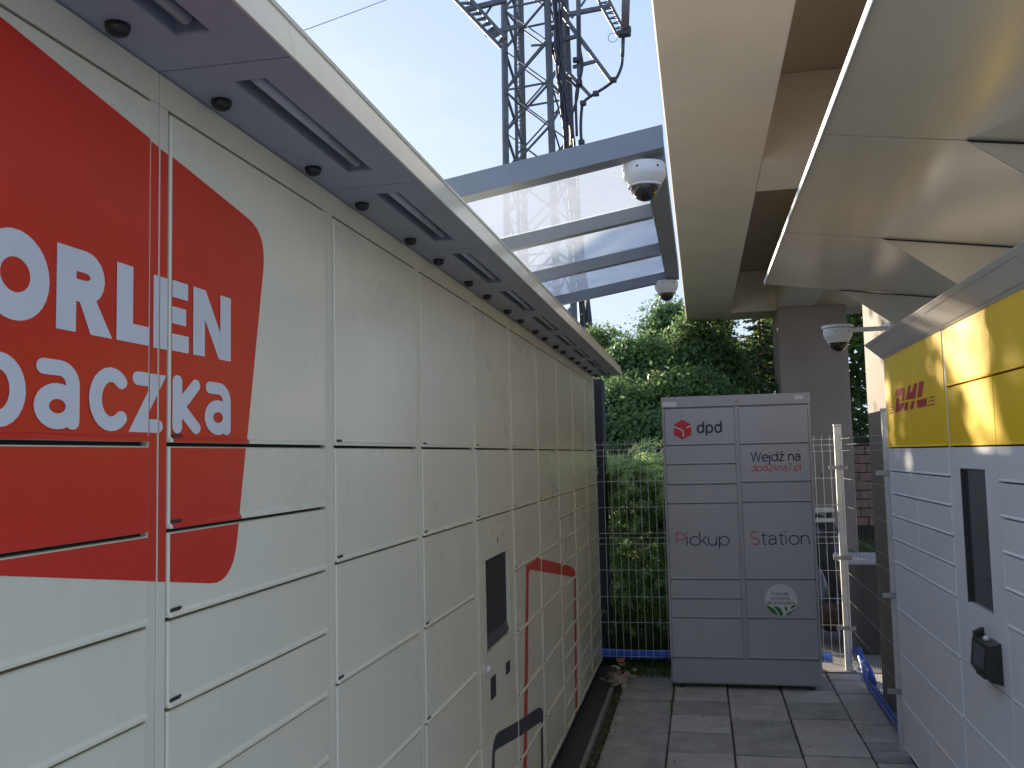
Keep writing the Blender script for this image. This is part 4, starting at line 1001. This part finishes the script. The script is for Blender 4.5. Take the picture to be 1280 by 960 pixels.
# cable bundle
for k in range(8):
    pxs = [(727+1.8*k, 423), (717+1.6*k, 300), (706+1.7*k, 190), (700+1.2*k+(k % 3), 120), (694+2.2*(k % 5), 60), (690+3*(k % 6), -20)]
    pts = [at(x+random.uniform(-.6, .6), y, 1, 29.0+.05*(k % 3)) for x, y in pxs]; b = pts[0].copy(); b.z = 0
    mb = MB(); 
    sm = []
    for i in range(len(pts)-1):
        for t in range(5): sm.append(pts[i].lerp(pts[i+1], t/5)+Vector((.03*math.sin(i*3+t+k), 0, 0)))
    mb.tube([b]+sm+[pts[-1]], .040, 6); mb.build('cable', M['cable'], tw, True)
def brace(a, b, w=.09, Y=29.3, nm='strut'):
    mb = MB(); mb.bar(at(*a, 1, Y), at(*b, 1, Y), w); return mb.build(nm, M['tower'], tw)
brace((700, 14), (764, 101), .13); brace((709, 89), (738, 120), .10); brace((711, 18), (763, 8), .13); brace((698, 52), (725, 44), .11); brace((716, 84), (746, 76), .10); brace((723, 0), (724, 95), .14); brace((724, 95), (722, 115), .1); brace((664, 57), (680, 56), .06); brace((700, 0), (716, 22), .09)
for j, (a, b) in enumerate((((712, 20), (740, 10)), ((726, 8), (738, -10)))): brace(a, b, .06)
def cable(pts, r=.055, Y=29.2):
    P = [at(x, y, 1, Y) for x, y in pts]; sm = []
    for i in range(len(P)-1):
        p0 = P[max(i-1, 0)]; p1 = P[i]; p2 = P[i+1]; p3 = P[min(i+2, len(P)-1)]
        for t in range(6):
            t /= 6; sm.append(.5*((2*p1)+(p2-p0)*t+(2*p0-5*p1+4*p2-p3)*t*t+(3*p1-p0-3*p2+p3)*t**3))
    mb = MB(); mb.tube(sm+[P[-1]], r, 7); return mb.build('cable', M['cable'], tw, True)
cable([(778, 70), (777, 82), (772, 95), (767, 101), (755, 110), (742, 118), (730, 127), (727, 138), (726, 160), (727, 178)], .05)
cable([(690, 58), (694, 75), (702, 92), (716, 104), (722, 112), (720, 128), (712, 150)], .045)
cable([(703, 0), (700, 30), (694, 50), (697, 85), (706, 110), (709, 150)], .045)
cable([(723, 20), (725, 60), (728, 80), (725, 100), (720, 120), (721, 170)], .045)
for px in ((767, 100), (745, 117), (729, 129), (720, 75), (724, 103), (727, 178), (690, 35), (692, 56), (699, 75), (701, 96)):
    mb = MB(); p = at(*px, 1, 29.15); mb.box(p-Vector((.10, .08, .08)), p+Vector((.10, .08, .08)), .02); mb.build('cable_clamp', M['cable'], tw)
# right lattice arm and antenna
arm = []
def ladder_arm(pA, pB, Y, name, nr=9, w=.085, h=.06):
    (a0, a1), (b0, b1) = pA, pB; mb = MB(); A0, A1, B0, B1 = at(*a0, 1, Y), at(*a1, 1, Y), at(*b0, 1, Y-.15), at(*b1, 1, Y-.15)
    mb.bar(A0, A1, w); mb.bar(B0, B1, w)
    for i in range(nr):
        t = (i+.5)/nr; mb.bar(A0.lerp(A1, t), B0.lerp(B1, t), h*.6)
        mb.bar(A0.lerp(A1, t), B0.lerp(B1, min(1, t+.5/nr)), h*.5)
    return mb.build(name, M['tower'], tw)
ladder_arm(((741, -12), (773, 46)), ((754, -14), (782, 42)), 28.8, 'lattice_arm')
ladder_arm(((556, -14), (626, 59)), ((578, -12), (632, 48)), 28.4, 'lattice_arm', 10, .12, .10)
mb = MB(); mb.bar(at(580, 13, 1, 28.6), at(632, 0, 1, 28.6), .15); mb.bar(at(607, 43, 1, 28.6), at(652, 32, 1, 29.2), .13); mb.bar(at(606, 20, 1, 28.6), at(616, 5, 1, 28.8), .07); mb.build('arm_support', M['tower'], tw)
mb = MB(); mb.tube([at(781, 38, 1, 28.7), at(783.5, -30, 1, 28.7)], .135, 14); mb.build('antenna', M['radome'], tw, True)
mb = MB(); mb.tube([at(778, 71, 1, 28.9), at(779, 45, 1, 28.9)], .062, 10); mb.build('antenna_tail', M['tower'], tw, True)
mb = MB(); p = at(780, 42, 1, 28.7); mb.box(p-Vector((.22, .12, .1)), p+Vector((.22, .12, .1)), .04); q = p+Vector((.15, 0, .12)); mb.box(q-Vector((.08, .1, .08)), q+Vector((.08, .1, .08)), .02); mb.build('antenna_bracket', M['cable'], tw)
mb = MB(); c = at(766, 47, 1, 28.7); mb.tube([c+Vector((.15*math.cos(t*.42), 0, .15*math.sin(t*.42))) for t in range(16)], .010, 5); mb.build('cable_loop', M['cable'], tw)
# overhead wire
mb = MB(); a = at(345, 40, 1, 24); b = at(480, -6, 1, 30); d = b-a
a = a-d*2.2; b = b+d*1.2
mb.tube([a.lerp(b, t/12)+Vector((0, 0, .25*((t/6-1)**2-1))) for t in range(13)], .012, 5); o = mb.build('overhead_wire', M['cable'], origin=tuple(a)); tag(o, 'single thin overhead wire crossing the sky at upper left', 'wire')
